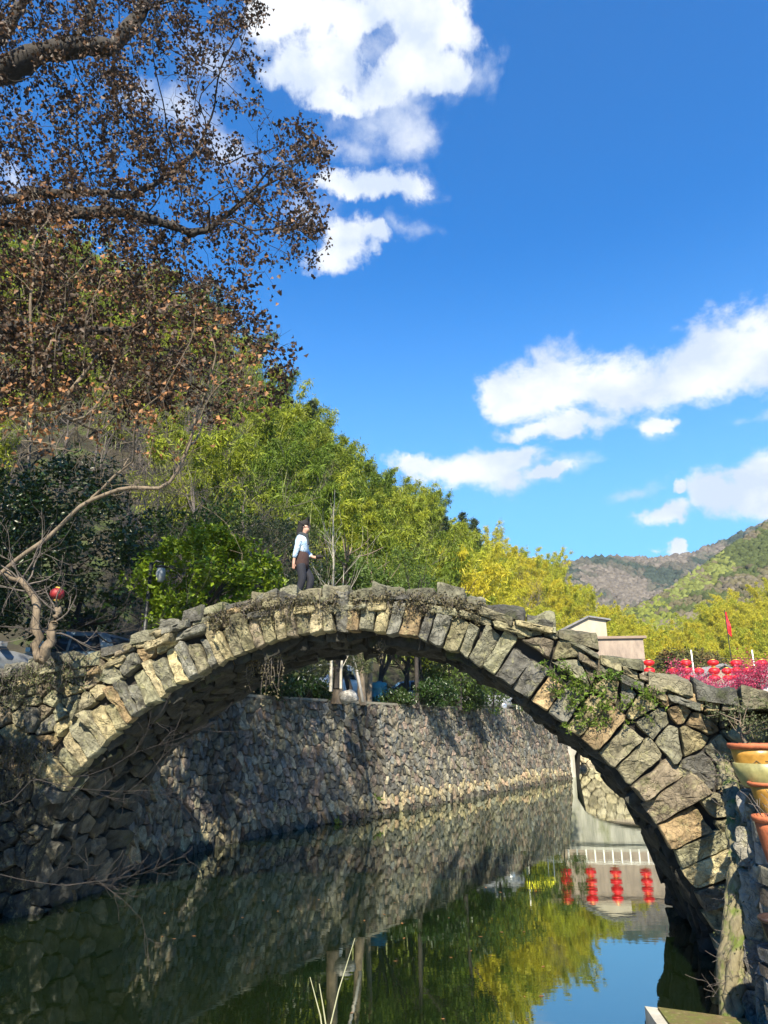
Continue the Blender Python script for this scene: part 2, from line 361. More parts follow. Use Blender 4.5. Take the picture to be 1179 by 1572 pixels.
def build_bridge():
    br = empty('stone_arch_bridge', B(-3.6, 1.5, 2.3), label='old rough stone arch bridge spanning the green stream', cat='bridge')
    inv = Matrix.Translation(-br.location)
    def put(mb, name, mat, smooth=False, **k):
        mb.v = [tuple(Vector(p)-br.location) for p in mb.v]; return mb.build(name, mat, br, smooth, **k)
    # --- ring of voussoirs
    mb = MB(); L = 0; i = 0; edges = [0]; nxt = random.uniform(.26,.40)
    cum = [0]
    for k in range(1, len(IN)): cum.append(cum[-1]+(IN[k]-IN[k-1]).length)
    t = 0
    cuts = [0.0]
    while t < cum[-1]:
        side = IN[min(len(IN)-1, int(t/.0325))].x
        wd = random.uniform(.15,.30) if side < -.3 else random.uniform(.20,.33) if side < 1.0 else random.uniform(.25,.39)
        t += wd; cuts.append(min(t, cum[-1]))
    def at(t):
        k = min(max(int(np.searchsorted(cum, t)), 1), len(IN)-1); p = IN[k]; d = (IN[min(k+3,len(IN)-1)]-IN[max(k-3,0)]).normalized(); return p, Vector((-d.y, d.x))
    ringtop = []
    for a, b in zip(cuts[:-1], cuts[1:]):
        if b-a < .06: continue
        pa, na = at(a); pb, nb = at(b)
        if pb.x < -8 and pb.y < -1.15: continue
        T = random.uniform(.54,.88)
        if pa.x > -.2: T = random.uniform(.64, 1.0)
        ja = random.uniform(-.03,.03)
        tilt = random.uniform(-.04,.04); dirv = Vector((-nb.y, nb.x))
        o = .02*random.uniform(-1,1)
        o2 = random.uniform(-.03,.03); poly = [pa+na*(o+o2), pb+nb*(o-o2), pb+nb*(T+random.uniform(-.07,.07))+dirv*tilt, pa+na*(T+random.uniform(-.07,.07))+dirv*tilt]
        ringtop.append(((pa+pb)/2, (na+nb)/2, T))
        # tones picked at random, some stones paler
        c = scol(PAL_BR, .2)
        if random.random() < .35: c = tuple(x*1.25 for x in c)
        stone(mb, [(p.x, p.y) for p in poly], lambda x, y, z: B(x, -z, y), c, h=.10, back=.5, gap=.016, n=24, rnd=.20, rough=.03)
    put(mb, 'arch_ring', M_BR)
    # --- spandrel rubble
    def outer(a):
        return rin(a)+(RING_T+.03 if not (a > 2.585 or a < -2) else .02)
    def clampp(p, lim):
        x, y = p; v = Vector((x, y))-CC; a = math.atan2(v.y, v.x)
        if a < -2.2: a += 0
        r = v.length
        if r < outer(a) and -9.6-RING_T < x < 2.5+RING_T: v = v.normalized()*outer(a); x, y = CC.x+v.x, CC.y+v.y
        return (x, min(y, topz(x)-lim))
    mb = MB(); mb2 = MB(); sd = []
    for (x0,x1,y0,y1,sx,sy,jit) in ((-15,-9.5,-4.4,2.2,.42,.29,.44),(-9.5,-6.2,-2,2.6,.36,.23,.42),(-6.2,.2,.9,2.6,.44,.19,.28),(.2,4.8,-4.4,2.2,.31,.27,.46)):
        sd += seeds_grid(x0, x1, y0, y1, sx, sy, jit, .15)
    RX = 4.6
    def inside(p, m=0):
        v = Vector(p)-CC; a = math.atan2(v.y, v.x)
        return v.length > outer(a)+.06-m and p[1] < topz(p[0])-.14+m and p[0] < RX
    keep = [s for s in sd if inside(s)]
    ghost = [s for s in sd if (not inside(s)) and inside(s, .35)]
    polys = voronoi(keep+[(x, y) for x, y in ghost if y > topz(x)], .55)[:len(keep)]
    for s, p in zip(keep, polys):
        if len(p) < 3: continue
        q = [clampp(a, .16) for a in p]; q = [(min(a[0], RX), a[1]) for a in q]
        pal = PAL_BR; c = scol(pal, .28)
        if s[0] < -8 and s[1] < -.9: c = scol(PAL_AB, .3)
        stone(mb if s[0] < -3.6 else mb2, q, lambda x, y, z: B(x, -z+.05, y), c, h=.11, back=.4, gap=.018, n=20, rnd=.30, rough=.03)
    put(mb, 'spandrel_wall', M_BR); put(mb2, 'spandrel_wall', M_BR)
    # --- coping slabs along the edge (front row, and a back row)
    for wd0 in (BT-.5, 0):
        mb = MB(); s = -13.0
        while s < 4.4:
            l = random.uniform(.28,.62) if s < -1 else random.uniform(.35,.75); th = random.uniform(.09,.135) if s < -.5 else random.uniform(.10,.18); s1 = min(s+l, 4.6); a, b = topz(s), topz(s1)
            sl_ = (b-a)
            a = (a+b)/2-sl_*.25; b = (a*2+sl_*.5)/2; b = a+sl_*.5
            jz = random.uniform(-.04,.06); d = random.uniform(.40,.55)
            poly = [(s+.01, wd0-.10), (s1-.01, wd0-.10), (s1-.01, wd0+d), (s+.01, wd0+d)]
            zc0 = lambda x: (a+(b-a)*(x-s)/l)+jz
            for lay in range(1 if random.random() < .75 else 2):
                stone(mb, poly, lambda x, y, z, lay=lay: B(x, y-.05, zc0(x)-th-lay*.02+z), tuple(q*.85 for q in scol([PAL_BR[k] for k in (0,2,4,7,9)], .25)), h=th*.9, back=.12, gap=.008, n=20, rnd=.22)
            s = s1
        if wd0: put(mb, 'coping', M_COP)
    # second, irregular course of flat slabs under the coping
    for row, dz in ((0,.20),(1,.36)):
        s = -12.5
        while s < 4.4:
            l = random.uniform(.25,.7); s1 = min(s+l, 4.5); a, b = topz(s)-dz, topz(s1)-dz; th = random.uniform(.07,.13)
            if random.random() < .86:
                stone(mb, [(s,a-th),(s1,b-th),(s1,b+th*.4),(s,a+th*.4)], lambda x, y, z: B(x, -z-.02, y), scol(PAL_BR, .3), h=.12, back=.25, gap=.010, n=18, rnd=.28)
            s = s1
    put(mb, 'coping', M_COP)
    # --- barrel: underside stones in rows, and abutment faces
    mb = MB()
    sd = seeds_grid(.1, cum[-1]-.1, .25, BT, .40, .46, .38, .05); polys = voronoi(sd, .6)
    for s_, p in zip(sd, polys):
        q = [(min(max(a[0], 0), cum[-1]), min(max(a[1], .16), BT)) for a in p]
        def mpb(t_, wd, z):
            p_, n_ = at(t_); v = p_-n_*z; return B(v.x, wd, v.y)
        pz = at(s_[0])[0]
        stone(mb, q, mpb, scol(PAL_AB, .3) if pz.x < -8.6 else tuple(x*.55 for x in scol(PAL_AB, .3)), h=.10, back=.2, gap=.02, n=14, rnd=.4)  # underside dimmed again: its shade is painted into the stone colour
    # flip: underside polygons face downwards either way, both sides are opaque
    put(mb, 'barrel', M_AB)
    # --- solid core behind the stones
    mb = MB()
    n = len(IN); step = 6; idx = list(range(0, n, step))
    front = .10; rearw = BT-.06
    V = []; Fc = []
    for k in idx:
        p, nn = IN[k], at(cum[k])[1]; a = p+nn*.14
        tz = min(topz(a.x)-.20, 9); top = Vector((a.x, max(a.y+.05, tz)))
        if k < 4*24*0: pass
        V += [B(a.x, front, a.y), B(top.x, front, top.y), B(top.x, rearw, top.y), B(a.x, rearw, a.y)]
    for j in range(len(idx)-1):
        o = j*4; Fc += [(o,o+4,o+5,o+1),(o+1,o+5,o+6,o+2),(o+2,o+6,o+7,o+3),(o+3,o+7,o+4,o)]
    mb.add(V, Fc)
    V = []; xs = np.linspace(-15, -9.75, 10)
    for x in xs: V += [B(x, front, -4.5), B(x, front, topz(x)-.2), B(x, rearw, topz(x)-.2), B(x, rearw, -4.5)]
    mb.add(V, [f for j in range(9) for o in [j*4] for f in ((o,o+4,o+5,o+1),(o+1,o+5,o+6,o+2),(o+2,o+6,o+7,o+3),(o+3,o+7,o+4,o))]+[(0,1,2,3)[::-1],(36,37,38,39)])
    V = []; xs = np.linspace(2.60, 4.5, 3)
    for x in xs: V += [B(x, front, -4.5), B(x, front, topz(x)-.2), B(x, rearw, topz(x)-.2), B(x, rearw, -4.5)]
    mb.add(V, [f for j in range(2) for o in [j*4] for f in ((o,o+4,o+5,o+1),(o+1,o+5,o+6,o+2),(o+2,o+6,o+7,o+3),(o+3,o+7,o+4,o))]+[(0,1,2,3)[::-1],(8,9,10,11)])
    put(mb, 'rubble_core', M_CORE, False)
    # walkway over the arch
    mb = MB(); V = []; Fc = []; xs = np.linspace(-13, 4.5, 50)
    for x in xs: V += [B(x, .32, topz(x)-.13), B(x, BT-.3, topz(x)-.13)]
    mb.add(V, [(2*j, 2*j+2, 2*j+3, 2*j+1) for j in range(49)]); put(mb, 'walkway', simple('packed_earth', (.16,.13,.09), .95, bump=.6))
build_bridge()

# ------------------------------------------------------------------ banks, stream, ground
WALLB = [(-6.25,15.4),(-6.05,16.9),(-5.75,19.5),(-4.45,23.75),(-2.2,27.6),(.83,32.3),(6.2,41.6),(13.3,53.9)]
WALLB = [(p.x, p.y) for p in (lambda q: [Vector(q[0])]+q+[Vector((13.3,53.9))])([Vector(a).lerp(Vector(b), t) for a, b in zip(WALLB[:-1], WALLB[1:]) for t in (.25,.75)])]
WTOP = 1.12
def offs(line, d):
    out = []
    for i, p in enumerate(line):
        a = Vector(line[max(i-1,0)]); b = Vector(line[min(i+1,len(line)-1)]); t = (b-a).normalized(); out.append(Vector(p)+Vector((-t.y, t.x))*d)
    return out
WALLT = offs(WALLB, .55)
def build_retaining():
    cum = [0]; Pn = [Vector(p) for p in WALLB]; Tn = WALLT
    for i in range(1, len(Pn)): cum.append(cum[-1]+(Pn[i]-Pn[i-1]).length)
    hgt = lambda u: WTOP+.22*max(0, (u-20)/25)
    def mp(u, v, z):
        u = min(max(u, 0), cum[-1]-1e-4); k = int(np.searchsorted(cum, u, side='right'))-1; k = min(k, len(Pn)-2); t = (u-cum[k])/(cum[k+1]-cum[k])
        a = Pn[k].lerp(Pn[k+1], t); b = Tn[k].lerp(Tn[k+1], t); d = (a-b).normalized(); f = (v+3.6)/(WTOP+3.6); p = a.lerp(b, f)+d*z
        return Vector((p.x, p.y, v))
    mb = MB(); sd = []
    u = 0
    sd = seeds_grid(-.2, cum[-1], -3.6, 1.4, .275, .25, .50, .20)
    # slanting, elongated stones: warp the plane before the cells are cut
    def wv(p):
        k = noise.noise(Vector((p[0]*.35, p[1]*.5, 2)))*1.1+.35; return (p[0], p[1]*.82+p[0]*0)
    S2 = [wv(s) for s in sd]; polys = voronoi(S2, .55)
    for s, p in zip(S2, polys):
        if len(p) < 3: continue
        sh = .5*noise.noise(Vector((s[0]*.3, s[1]*.6, 7)))
        q = []
        for a in p:
            dx, dy = a[0]-s[0], (a[1]-s[1])/.82
            q.append((s[0]+dx, s[1]/.82+dy))
        top = hgt(s[0]); q = [(a[0], min(max(a[1], -3.6), top-.03)) for a in q]
        c = scol(PAL_WALL, .30)
        vv_ = s[1]/.82
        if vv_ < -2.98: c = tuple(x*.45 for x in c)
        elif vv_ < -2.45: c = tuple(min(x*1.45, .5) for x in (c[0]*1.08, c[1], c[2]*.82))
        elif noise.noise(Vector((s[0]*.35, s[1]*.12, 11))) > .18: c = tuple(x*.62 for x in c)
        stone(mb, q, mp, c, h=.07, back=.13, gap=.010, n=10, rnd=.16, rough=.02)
    w_ = empty('retaining_wall', (Pn[5].x, Pn[5].y, -3.2), label='long sloping retaining wall of small grey rubble stones along the stream', cat='retaining wall')
    for m_, nm, mt in ((mb, 'stonework', M_WALL),):
        m_.v = [tuple(Vector(p)-w_.location) for p in m_.v]; m_.build(nm, mt, w_, False)
    mb = MB(); V = []
    for i in range(len(Pn)):
        d = (Pn[i]-Tn[i]).normalized()*.06; a = Pn[i]-d; b = Tn[i]-d; h = hgt(cum[i])-.02
        V += [(a.x, a.y, -3.9), (b.x, b.y, h), (b.x-d.x*8, b.y-d.y*8, h)]
    mb.add([tuple(Vector(p)-w_.location) for p in V], [f for j in range(len(Pn)-1) for f in ((3*j, 3*j+3, 3*j+4, 3*j+1), (3*j+1, 3*j+4, 3*j+5, 3*j+2))]); mb.build('backing', M_CORE, w_)
    # thin concrete lip on top
    mb = MB(); V = []
    for i in range(len(Pn)):
        d = (Pn[i]-Tn[i]).normalized(); o = Tn[i]+d*.05; q = Tn[i]-d*.34; h = hgt(cum[i])
        for p in (o, q): V += [(p.x, p.y, h-.05), (p.x, p.y, h+.05)]
    V = [tuple(Vector(p)-w_.location) for p in V]
    mb.add(V, [f for j in range(len(Pn)-1) for o in [4*j] for f in ((o,o+4,o+5,o+1),(o+1,o+5,o+7,o+3),(o+2,o+3,o+7,o+6))]+[(0,1,3,2)])
    mb.build('capping', simple('capping_concrete', (.20,.18,.13), .9, var=.35, vs=2, bump=.5), w_)
    return hgt
build_retaining()

M_WATER, nt, N, L, bs = newmat('stream_water')
N.remove(bs)
dif = N.new('ShaderNodeBsdfDiffuse'); gl = N.new('ShaderNodeBsdfGlossy'); gl.inputs['Roughness'].default_value = .012; gl.inputs['Color'].default_value = (.92,.98,.91,1)
L.new(mixc(N, L, ramp(N, L, ntex(N, L, .35, 4), .35, .65), (.0025,.007,.002), (.006,.011,.003)), dif.inputs[0])
fr = N.new('ShaderNodeFresnel'); fr.inputs['IOR'].default_value = 1.75
mx = N.new('ShaderNodeMixShader'); bp = N.new('ShaderNodeBump'); bp.inputs['Strength'].default_value = .022; bp.inputs['Distance'].default_value = .04
nz1 = ntex(N, L, 1.1, 3, .5, vscale=(1,3.2,1)); nz2 = ntex(N, L, 6, 3, .5, vscale=(1,2.5,1))
wav = mixc(N, L, .16, nz1, nz2); L.new(wav, bp.inputs['Height'])
L.new(bp.outputs[0], gl.inputs['Normal']); L.new(bp.outputs[0], fr.inputs['Normal']); L.new(ramp(N, L, fr.outputs[0], 0, 1, .26, 1.0), mx.inputs[0]); L.new(dif.outputs[0], mx.inputs[1]); L.new(gl.outputs[0], mx.inputs[2]); L.new(mx.outputs[0], N['Material Output'].inputs[0])
mb = MB(); mb.add([(-60,-40,-H),(60,-40,-H),(60,90,-H),(-60,90,-H)], [(0,1,2,3)]); mb.build('water', M_WATER, kind='structure', label='still dark green stream water')

M_GROUND, nt, N, L, b = newmat('bank_ground')
c = mixc(N, L, ramp(N, L, ntex(N, L, .25, 8), .4, .6), (.10,.085,.05), (.055,.07,.02)); c = mixc(N, L, ramp(N, L, ntex(N, L, 3, 8), .5, .7), c, (.17,.14,.09)); L.new(c, b.inputs['Base Color']); b.inputs['Roughness'].default_value = .95
RB = [(5.0,12.2),(5.7,15.2),(9.0,22),(15,34),(21,47),(27,60),(40,84)]
mb = MB()
lt = [(p.x-.1, p.y, WTOP-.02+.0) for p in WALLT]
mb.add([(-400,-60,WTOP-.02),(-10.6,-60,WTOP-.02),(-10.6,14.0,WTOP-.02),(-9.4,16.2,WTOP-.02)]+[(x, y, WTOP+.0) for x, y, z in lt[1:]]+[(16,62,1.2),(20,95,1.2),(24,130,1.2),(24,900,1.2),(-400,900,1.2)], [tuple(range(4+len(lt)-1+5))])
mb.build('ground', M_GROUND, kind='structure', label='earth bank behind the retaining wall')
mb = MB()
mb.add([(RB[0][0],RB[0][1],.30)]+[(x,y,.55) for x,y in RB[1:]]+[(40,90,.55),(24.2,130,.55),(24.2,900,.9),(1200,900,.9),(1200,-60,.30),(7.2,-60,.30),(5.6,9.0,.30)], [tuple(range(len(RB)+7))[::-1]])
mb.build('ground', M_GROUND, kind='structure', label='flat ground of the right bank')
mb = MB(); mb.add([(-500,-500,-4.3),(1500,-500,-4.3),(1500,2500,-4.3),(-500,2500,-4.3)], [(0,1,2,3)]); mb.build('stream_bed', M_GROUND, kind='structure', label='stream bed')
# right bank wall beyond the bridge
def line_wall(name, line, z0, z1, mat, pal, size, label, h=.1, flip=1, start=None):
    Pn = [Vector(p) for p in line]; cum = [0]
    for i in range(1, len(Pn)): cum.append(cum[-1]+(Pn[i]-Pn[i-1]).length)
    def mp(u, v, z):
        u = min(max(u, 0), cum[-1]-1e-4); k = min(int(np.searchsorted(cum, u, side='right'))-1, len(Pn)-2); t = (u-cum[k])/(cum[k+1]-cum[k]); p = Pn[k].lerp(Pn[k+1], t); d = (Pn[k+1]-Pn[k]).normalized(); q = Vector((d.y, -d.x))*flip
        return Vector((p.x+q.x*z, p.y+q.y*z, v))
    sd = seeds_grid(0, cum[-1], z0, z1, size[0], size[1], .38, .06); polys = voronoi(sd, max(size)*1.6); mb = MB()
    for s, p in zip(sd, polys):
        if len(p) < 3: continue
        q = [(min(max(a[0], 0), cum[-1]), min(max(a[1], z0), z1)) for a in p]
        stone(mb, q, mp, scol(pal, .28), h=h, back=.3, gap=.015, n=16, rnd=.4)
    w_ = empty(name, (Pn[0].x, Pn[0].y, z0), label=label, cat='wall')
    mb.v = [tuple(Vector(p)-w_.location) for p in mb.v]; mb.build('stonework', mat, w_, True)
    mb = MB(); V = []
    for i in range(len(Pn)):
        a = mp(cum[i] if i < len(Pn)-1 else cum[i], z0, -.10); V += [(a.x, a.y, z0), (a.x, a.y, z1-.05)]
        a = mp(cum[i], z0, -.6); V += [(a.x, a.y, z1-.05)]
    mb.add([tuple(Vector(p)-w_.location) for p in V], [f for j in range(len(Pn)-1) for f in ((3*j,3*j+3,3*j+4,3*j+1),(3*j+1,3*j+4,3*j+5,3*j+2))]); mb.build('backing', M_CORE, w_)
    return w_
mb = MB(); mb.add([(-10.6,-60,.25),(-7.2,-60,.25),(-7.2,2,.25),(-7.1,12.2,.25),(-10.6,13.6,.25)], [(0,1,2,3,4)]); mb.build('ground', M_GROUND, kind='structure', label='near left bank')
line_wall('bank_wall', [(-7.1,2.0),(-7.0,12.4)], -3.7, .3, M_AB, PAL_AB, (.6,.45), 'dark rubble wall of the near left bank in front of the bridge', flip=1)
# paved terrace under the photographer
mb = MB(); mb.box((-6,-12,-4.3),(7,2.2,-1.62)); mb.build('pavement', simple('paving', (.2,.19,.17), .9, bump=.4), kind='structure', label='paved terrace at the near bank')
line_wall('bank_wall', [(5.55,15.2),(9.0,22),(15,34),(21,47),(25.5,57)], -3.7, .56, M_WALL, PAL_WALL, (.5,.4), 'rubble bank wall on the right side of the stream beyond the bridge', flip=-1)
PAL_R = [(00.212,00.206,00.181),(00.250,00.237,00.193),(00.175,00.168,00.156),(00.225,00.206,00.150),(00.262,00.250,00.225),(00.187,00.150,00.112)]
# wall by the camera that carries the flower pots
steps = empty('stair_wall', (4.2, 9.0, -3.2), label='stepped wall of pale stones carrying the flower pots', cat='wall')
p1 = P(1170, 1210, 9.30); p2 = P(1192, 1252, 8.82); p3 = P(1204, 1330, 8.38); p4 = P(1210, 1462, 7.95)
def stair_front():
    zt = p1.z-.03; z0 = -3.9; a = Vector((5.80, 11.75)); b = Vector((4.33, 9.26)); c = Vector((6.6, 8.0)); o = Vector(steps.location)
    for (u0, u1, nm) in ((a, b, 'side'), (b, c, 'front')):
        d = u1-u0; Lg = d.length; d.normalize(); nrm = Vector((d.y, -d.x)); mb = MB()
        def mp(u, v, z):
            q = u0+d*u+nrm*z; return Vector((q.x-(zt-v)*.11, q.y-(zt-v)*.05, v))-o
        sd = seeds_grid(.08, Lg, z0, zt, .30, .22, .42, .10); polys = voronoi(sd, .6)
        for s_, p in zip(sd, polys):
            if len(p) < 3 or not 0 < s_[0] < Lg: continue
            q = [(min(max(e[0], .01), Lg), min(max(e[1], z0), zt)) for e in p]
            stone(mb, q, mp, scol(PAL_R, .25), h=.075, back=.22, gap=.014, n=18, rnd=.34, rough=.03)
        mb.build('stonework', M_BR, steps)
    mb = MB(); V = []
    for z, k in ((z0, (zt-z0)*.11), (zt-.06, 0)):
        for p in (a, b, c, Vector((9, 9)), Vector((9, 12.4))): V.append(Vector((p.x-k+.14, p.y+.10, z))-o)
    mb.add(V, [(0,1,2,3,4)[::-1],(5,6,7,8,9)]+[(i,(i+1)%5,(i+1)%5+5,i+5) for i in range(5)]); mb.build('backing', M_CORE, steps)
    mb = MB(); x = 4.42                                            # flat slabs that carry the first pot
    while x < 6.4:
        l = random.uniform(.35,.55); y = 9.22-(x-4.4)*.555
        stone(mb, [(x-.06,y-.12),(x+l-.06,y-.12-l*.55),(x+l+.9,y+1.2),(x+.7,y+1.5)], lambda q, w_, z: Vector((q, w_, zt-.05+z*.5))-o, scol(PAL_R, .2), h=.06, back=.10, gap=.008, n=18, rnd=.2); x += l
    mb.build('top_slabs', M_BR, steps)
    for pp, hw in ((p2, .20), (p3, .19), (p4, .18)):                # stone piers under the lower pots
        mb = MB(); z = -3.9
        while z < pp.z-.02:
            hh = min(random.uniform(.14,.24), pp.z-z); w_ = hw*random.uniform(.9,1.12)
            if pp.z-z-hh < .06: hh = pp.z-z
            stone(mb, [(pp.x-w_,pp.y-w_),(pp.x+w_+.25,pp.y-w_),(pp.x+w_+.25,pp.y+w_+.1),(pp.x-w_,pp.y+w_+.1)], lambda q, y_, zz, z=z, hh=hh: Vector((q, y_, z+hh*.82+zz*.6))-o, scol(PAL_R, .25), h=hh*.3, back=hh*1.3, gap=.006, n=20, rnd=.3); z += hh
        mb.build('pier', M_BR, steps)
stair_front()
# ledge
mb = MB(); z0 = -3.02
a0, a1, a2, a3 = (2.99,9.52), (3.95,9.12), (3.9,5.0), (2.55,5.0)
V = [(x,y,z) for z in (-4, z0) for x, y in (a0,a1,a2,a3)]
mb.add(V, [(3,2,1,0),(4,5,6,7),(0,1,5,4),(1,2,6,5),(2,3,7,6),(3,0,4,7)])
led = mb.build('landing_ledge', simple('pale_concrete', (.36,.345,.29), .85, var=.25, vs=5, bump=.4), label='low concrete ledge at the water edge with a mossy top', cat='ledge')
mb = MB(); V = [(3.10,9.40,z0+.03),(3.93,9.05,z0+.03),(3.9,5.0,z0+.03),(2.66,5.0,z0+.03)]; V += [(x,y,z0-.01) for x,y,_ in V]
mb.add(V, [(3,2,1,0)[::-1],(0,1,5,4),(3,0,4,7)])
m, nt, N, L, b = newmat('mossy_soil'); c = mixc(N, L, ramp(N, L, ntex(N, L, 4, 8, .7), .4, .62), (.12,.085,.032), (.10,.12,.015)); c = mixc(N, L, ramp(N, L, ntex(N, L, 14, 8, .7), .55, .7), c, (.25,.20,.10)); L.new(c, b.inputs['Base Color']); b.inputs['Roughness'].default_value = .95
bp = N.new('ShaderNodeBump'); bp.inputs['Distance'].default_value = .03; L.new(ntex(N, L, 18, 8, .7), bp.inputs['Height']); L.new(bp.outputs[0], b.inputs['Normal'])
mb.build('moss_bed', m, led)
# ------------------------------------------------------------------ flower pots
M_TERRA = simple('terracotta', (.34,.095,.035), .75, var=.38, vs=7, bump=.25)
M_GLAZE = simple('mustard_glaze', (.38,.20,.035), .35, var=.4, vs=6, bump=.15)
M_GLAZEG = simple('streaky_green_glaze', (.27,.25,.10), .35, var=.35, vs=9)
M_SOIL = simple('potting_soil', (.06,.045,.03), .95, bump=.8)
M_INK = simple('brushed_ink', (.16,.10,.03), .6, var=.05)
M_DARKPOT = simple('dark_glaze', (.035,.022,.02), .3, var=.1)
def pot(loc, r, h, body, rimm, label, name='flower_pot', ink=False, sc=(1,1)):
    t = empty(name, loc, label=label, cat='flower pot')
    mb = MB(); mb.lathe([(0,.0),(r*.62,.0),(r*.66,.02),(r*.80,h*.35),(r*.93,h*.72),(r*.97,h*.88),(r*.88,h*.88),(r*.84,h*.80),(0,h*.80)], n=40); mb.build('body', body, t, True)
    mb = MB(); mb.lathe([(r*.95,h*.86),(r*1.05,h*.89),(r*1.10,h*.95),(r*1.06,h*1.0),(r*.96,h*.99),(r*.90,h*.93),(r*.90,h*.86)], n=40); mb.build('rim', rimm, t, True)
    mb = MB(); mb.lathe([(0,h*.86),(r*.5,h*.87),(r*.9,h*.84)], n=24); mb.build('soil', M_SOIL, t, True)
    return t
sc1 = 38/1100*9.0
r1 = sc1*.98; h1 = .52
pt = pot(p1, r1, h1, M_GLAZE, M_TERRA, 'mustard glazed pot with red rim and brushed characters, highest on the stair wall')
# brushed characters on the glaze, standing 2 mm proud
def ink(t, r, h, ang, z, strokes, sc):
    mb = MB()
    for st in strokes:
        pts = []
        for x, y in st:
            a = ang+x*sc/r; rr = r*(.83+.16*(z+y*sc-h*.45)/(h*.5))+.006; pts.append((rr*math.sin(a), -rr*math.cos(a), z+y*sc))
        mb.tube(pts, .007, 5)
    mb.build('brushed_character', M_INK, t)
qz = h1*.52
ink(pt, r1, h1, -.52, qz, [[(0,.5),(-.5,.1)],[(0,.5),(.5,.1)],[(-.25,.12),(.25,.12)],[(-.35,-.12),(.35,-.12)],[(0,.12),(0,-.42)],[(-.22,-.2),(-.14,-.34)],[(.22,-.2),(.14,-.34)],[(-.45,-.45),(.45,-.45)]], .11)
ink(pt, r1, h1, -.05, qz, [[(-.35,.45),(.35,.45)],[(-.28,.18),(.28,.18)],[(-.4,-.45),(.4,-.45)],[(0,.45),(0,-.45)],[(.15,-.1),(.26,-.22)]], .11)
pot(p2, 33/1100*8.0, .36, M_GLAZE, M_TERRA, 'smaller mustard glazed pot with a red rim, second step down')
pot(p3, 34/1100*7.6, .50, M_TERRA, M_TERRA, 'plain orange terracotta pot with a wide rim on the third step')
pot(p4+Vector((0,0,.0)), 33/1100*7.2, .30, M_DARKPOT, M_DARKPOT, 'dark brown glazed pot, lowest on the stair wall')
# green glazed trough in front of the first pot
tp = P(1178, 1209, 9.12)
t = empty('flower_pot', tp, label='streaky green glazed bowl in front of the mustard pot with characters', cat='flower pot')
rb = 44/1100*8.6; mb = MB(); mb.lathe([(0,0),(rb*.70,0),(rb*.80,.03),(rb*.96,.17),(rb*1.0,.27),(rb*.95,.28),(rb*.9,.22),(0,.2)], n=40); mb.build('body', M_GLAZEG, t, True)
mb = MB(); mb.lathe([(0,.225),(rb*.9,.222)], n=24); mb.build('soil', M_SOIL, t)

# ------------------------------------------------------------------ plants: leaves, crowns, branching
def leaves(pos, size, aspect=.4, up=.0, fold=.25, jitter=.35, vmin=.65, vmax=1.25, tint=None, rng=None, droop=0.):
    """many folded leaves: two triangles pairs each; returns v, faces, colours"""
    rng = rng or np.random; n = len(pos); pos = np.asarray(pos)
    d = rng.normal(size=(n,3)); d[:,2] = d[:,2]*(1-up)-droop; d /= np.linalg.norm(d, axis=1, keepdims=True)+1e-9
    r = rng.normal(size=(n,3)); s = np.cross(d, r); s /= np.linalg.norm(s, axis=1, keepdims=True)+1e-9
    nn = np.cross(d, s); L = size*(1+jitter*rng.uniform(-1,1,(n,1))); W = L*aspect
    a = pos; b = pos+d*L; m = pos+d*L*.45; l = m+s*W*.5+nn*W*fold; q = m-s*W*.5+nn*W*fold
    v = np.stack([a, q, b, l], 1).reshape(-1,3)
    k = rng.uniform(vmin, vmax, (n,1)); col = np.ones((n,3))*k
    if tint is not None:
        sel = rng.uniform(size=n) < tint[1]; col[sel] *= np.array(tint[0])
    i = np.arange(n)*4; f = np.concatenate([np.stack([i,i+1,i+2],1), np.stack([i,i+2,i+3],1)])
    return v, f, np.repeat(col, 4, 0)
def leafmesh(name, pos, size, **k):
    v, f, c = leaves(pos, size, **k); return npmesh(name, v, f, c)
def clumps(rng, ncl, per, ctr, rad, rc, shell=.55, flat=.7):
    """leaf positions in uneven clumps through an ellipsoid"""
    out = []
    for _ in range(ncl):
        d = rng.normal(size=3); d /= np.linalg.norm(d); r = rng.uniform(shell, 1.0)**.7
        c = np.array(ctr)+d*np.array(rad)*r; s = rc*rng.uniform(.6,1.4); p = rng.normal(size=(int(per*rng.uniform(.6,1.4)),3)); p /= (np.linalg.norm(p, axis=1, keepdims=True)+1e-9); p *= rng.uniform(.3,1,(len(p),1))**.5
        out.append(c+p*s*np.array([1,1,flat]))
    return np.concatenate(out)
def recurse_branches(mb, p, d, L, r, lev, tips, rng, spread=.6, up=.15, n=5, kids=(2,4), col=(1,1,1), wob=.25, minr=.004):
    pts = [Vector(p)]; rad = [r]; segs = 5; dd = Vector(d).normalized()
    for i in range(segs):
        dd = (dd+Vector(rng.normal(size=3))*wob*.35+Vector((0,0,up*.3))).normalized(); pts.append(pts[-1]+dd*L/segs); rad.append(max(minr, r*(1-.55*(i+1)/segs)))
    mb.tube(pts, rad, max(3, n), col, cap=False)
    if lev == 0: tips.append(pts[-1]); tips.append(pts[-2]); return
    for k in range(int(rng.integers(kids[0], kids[1]+1))):
        i = int(rng.integers(2, segs+1)); b = (dd+Vector(rng.normal(size=3))*spread).normalized()
        recurse_branches(mb, pts[i], b, L*rng.uniform(.55,.8), rad[i]*.72, lev-1, tips, rng, spread, up, n-1, kids, col, wob, minr)
    tips.append(pts[-1])
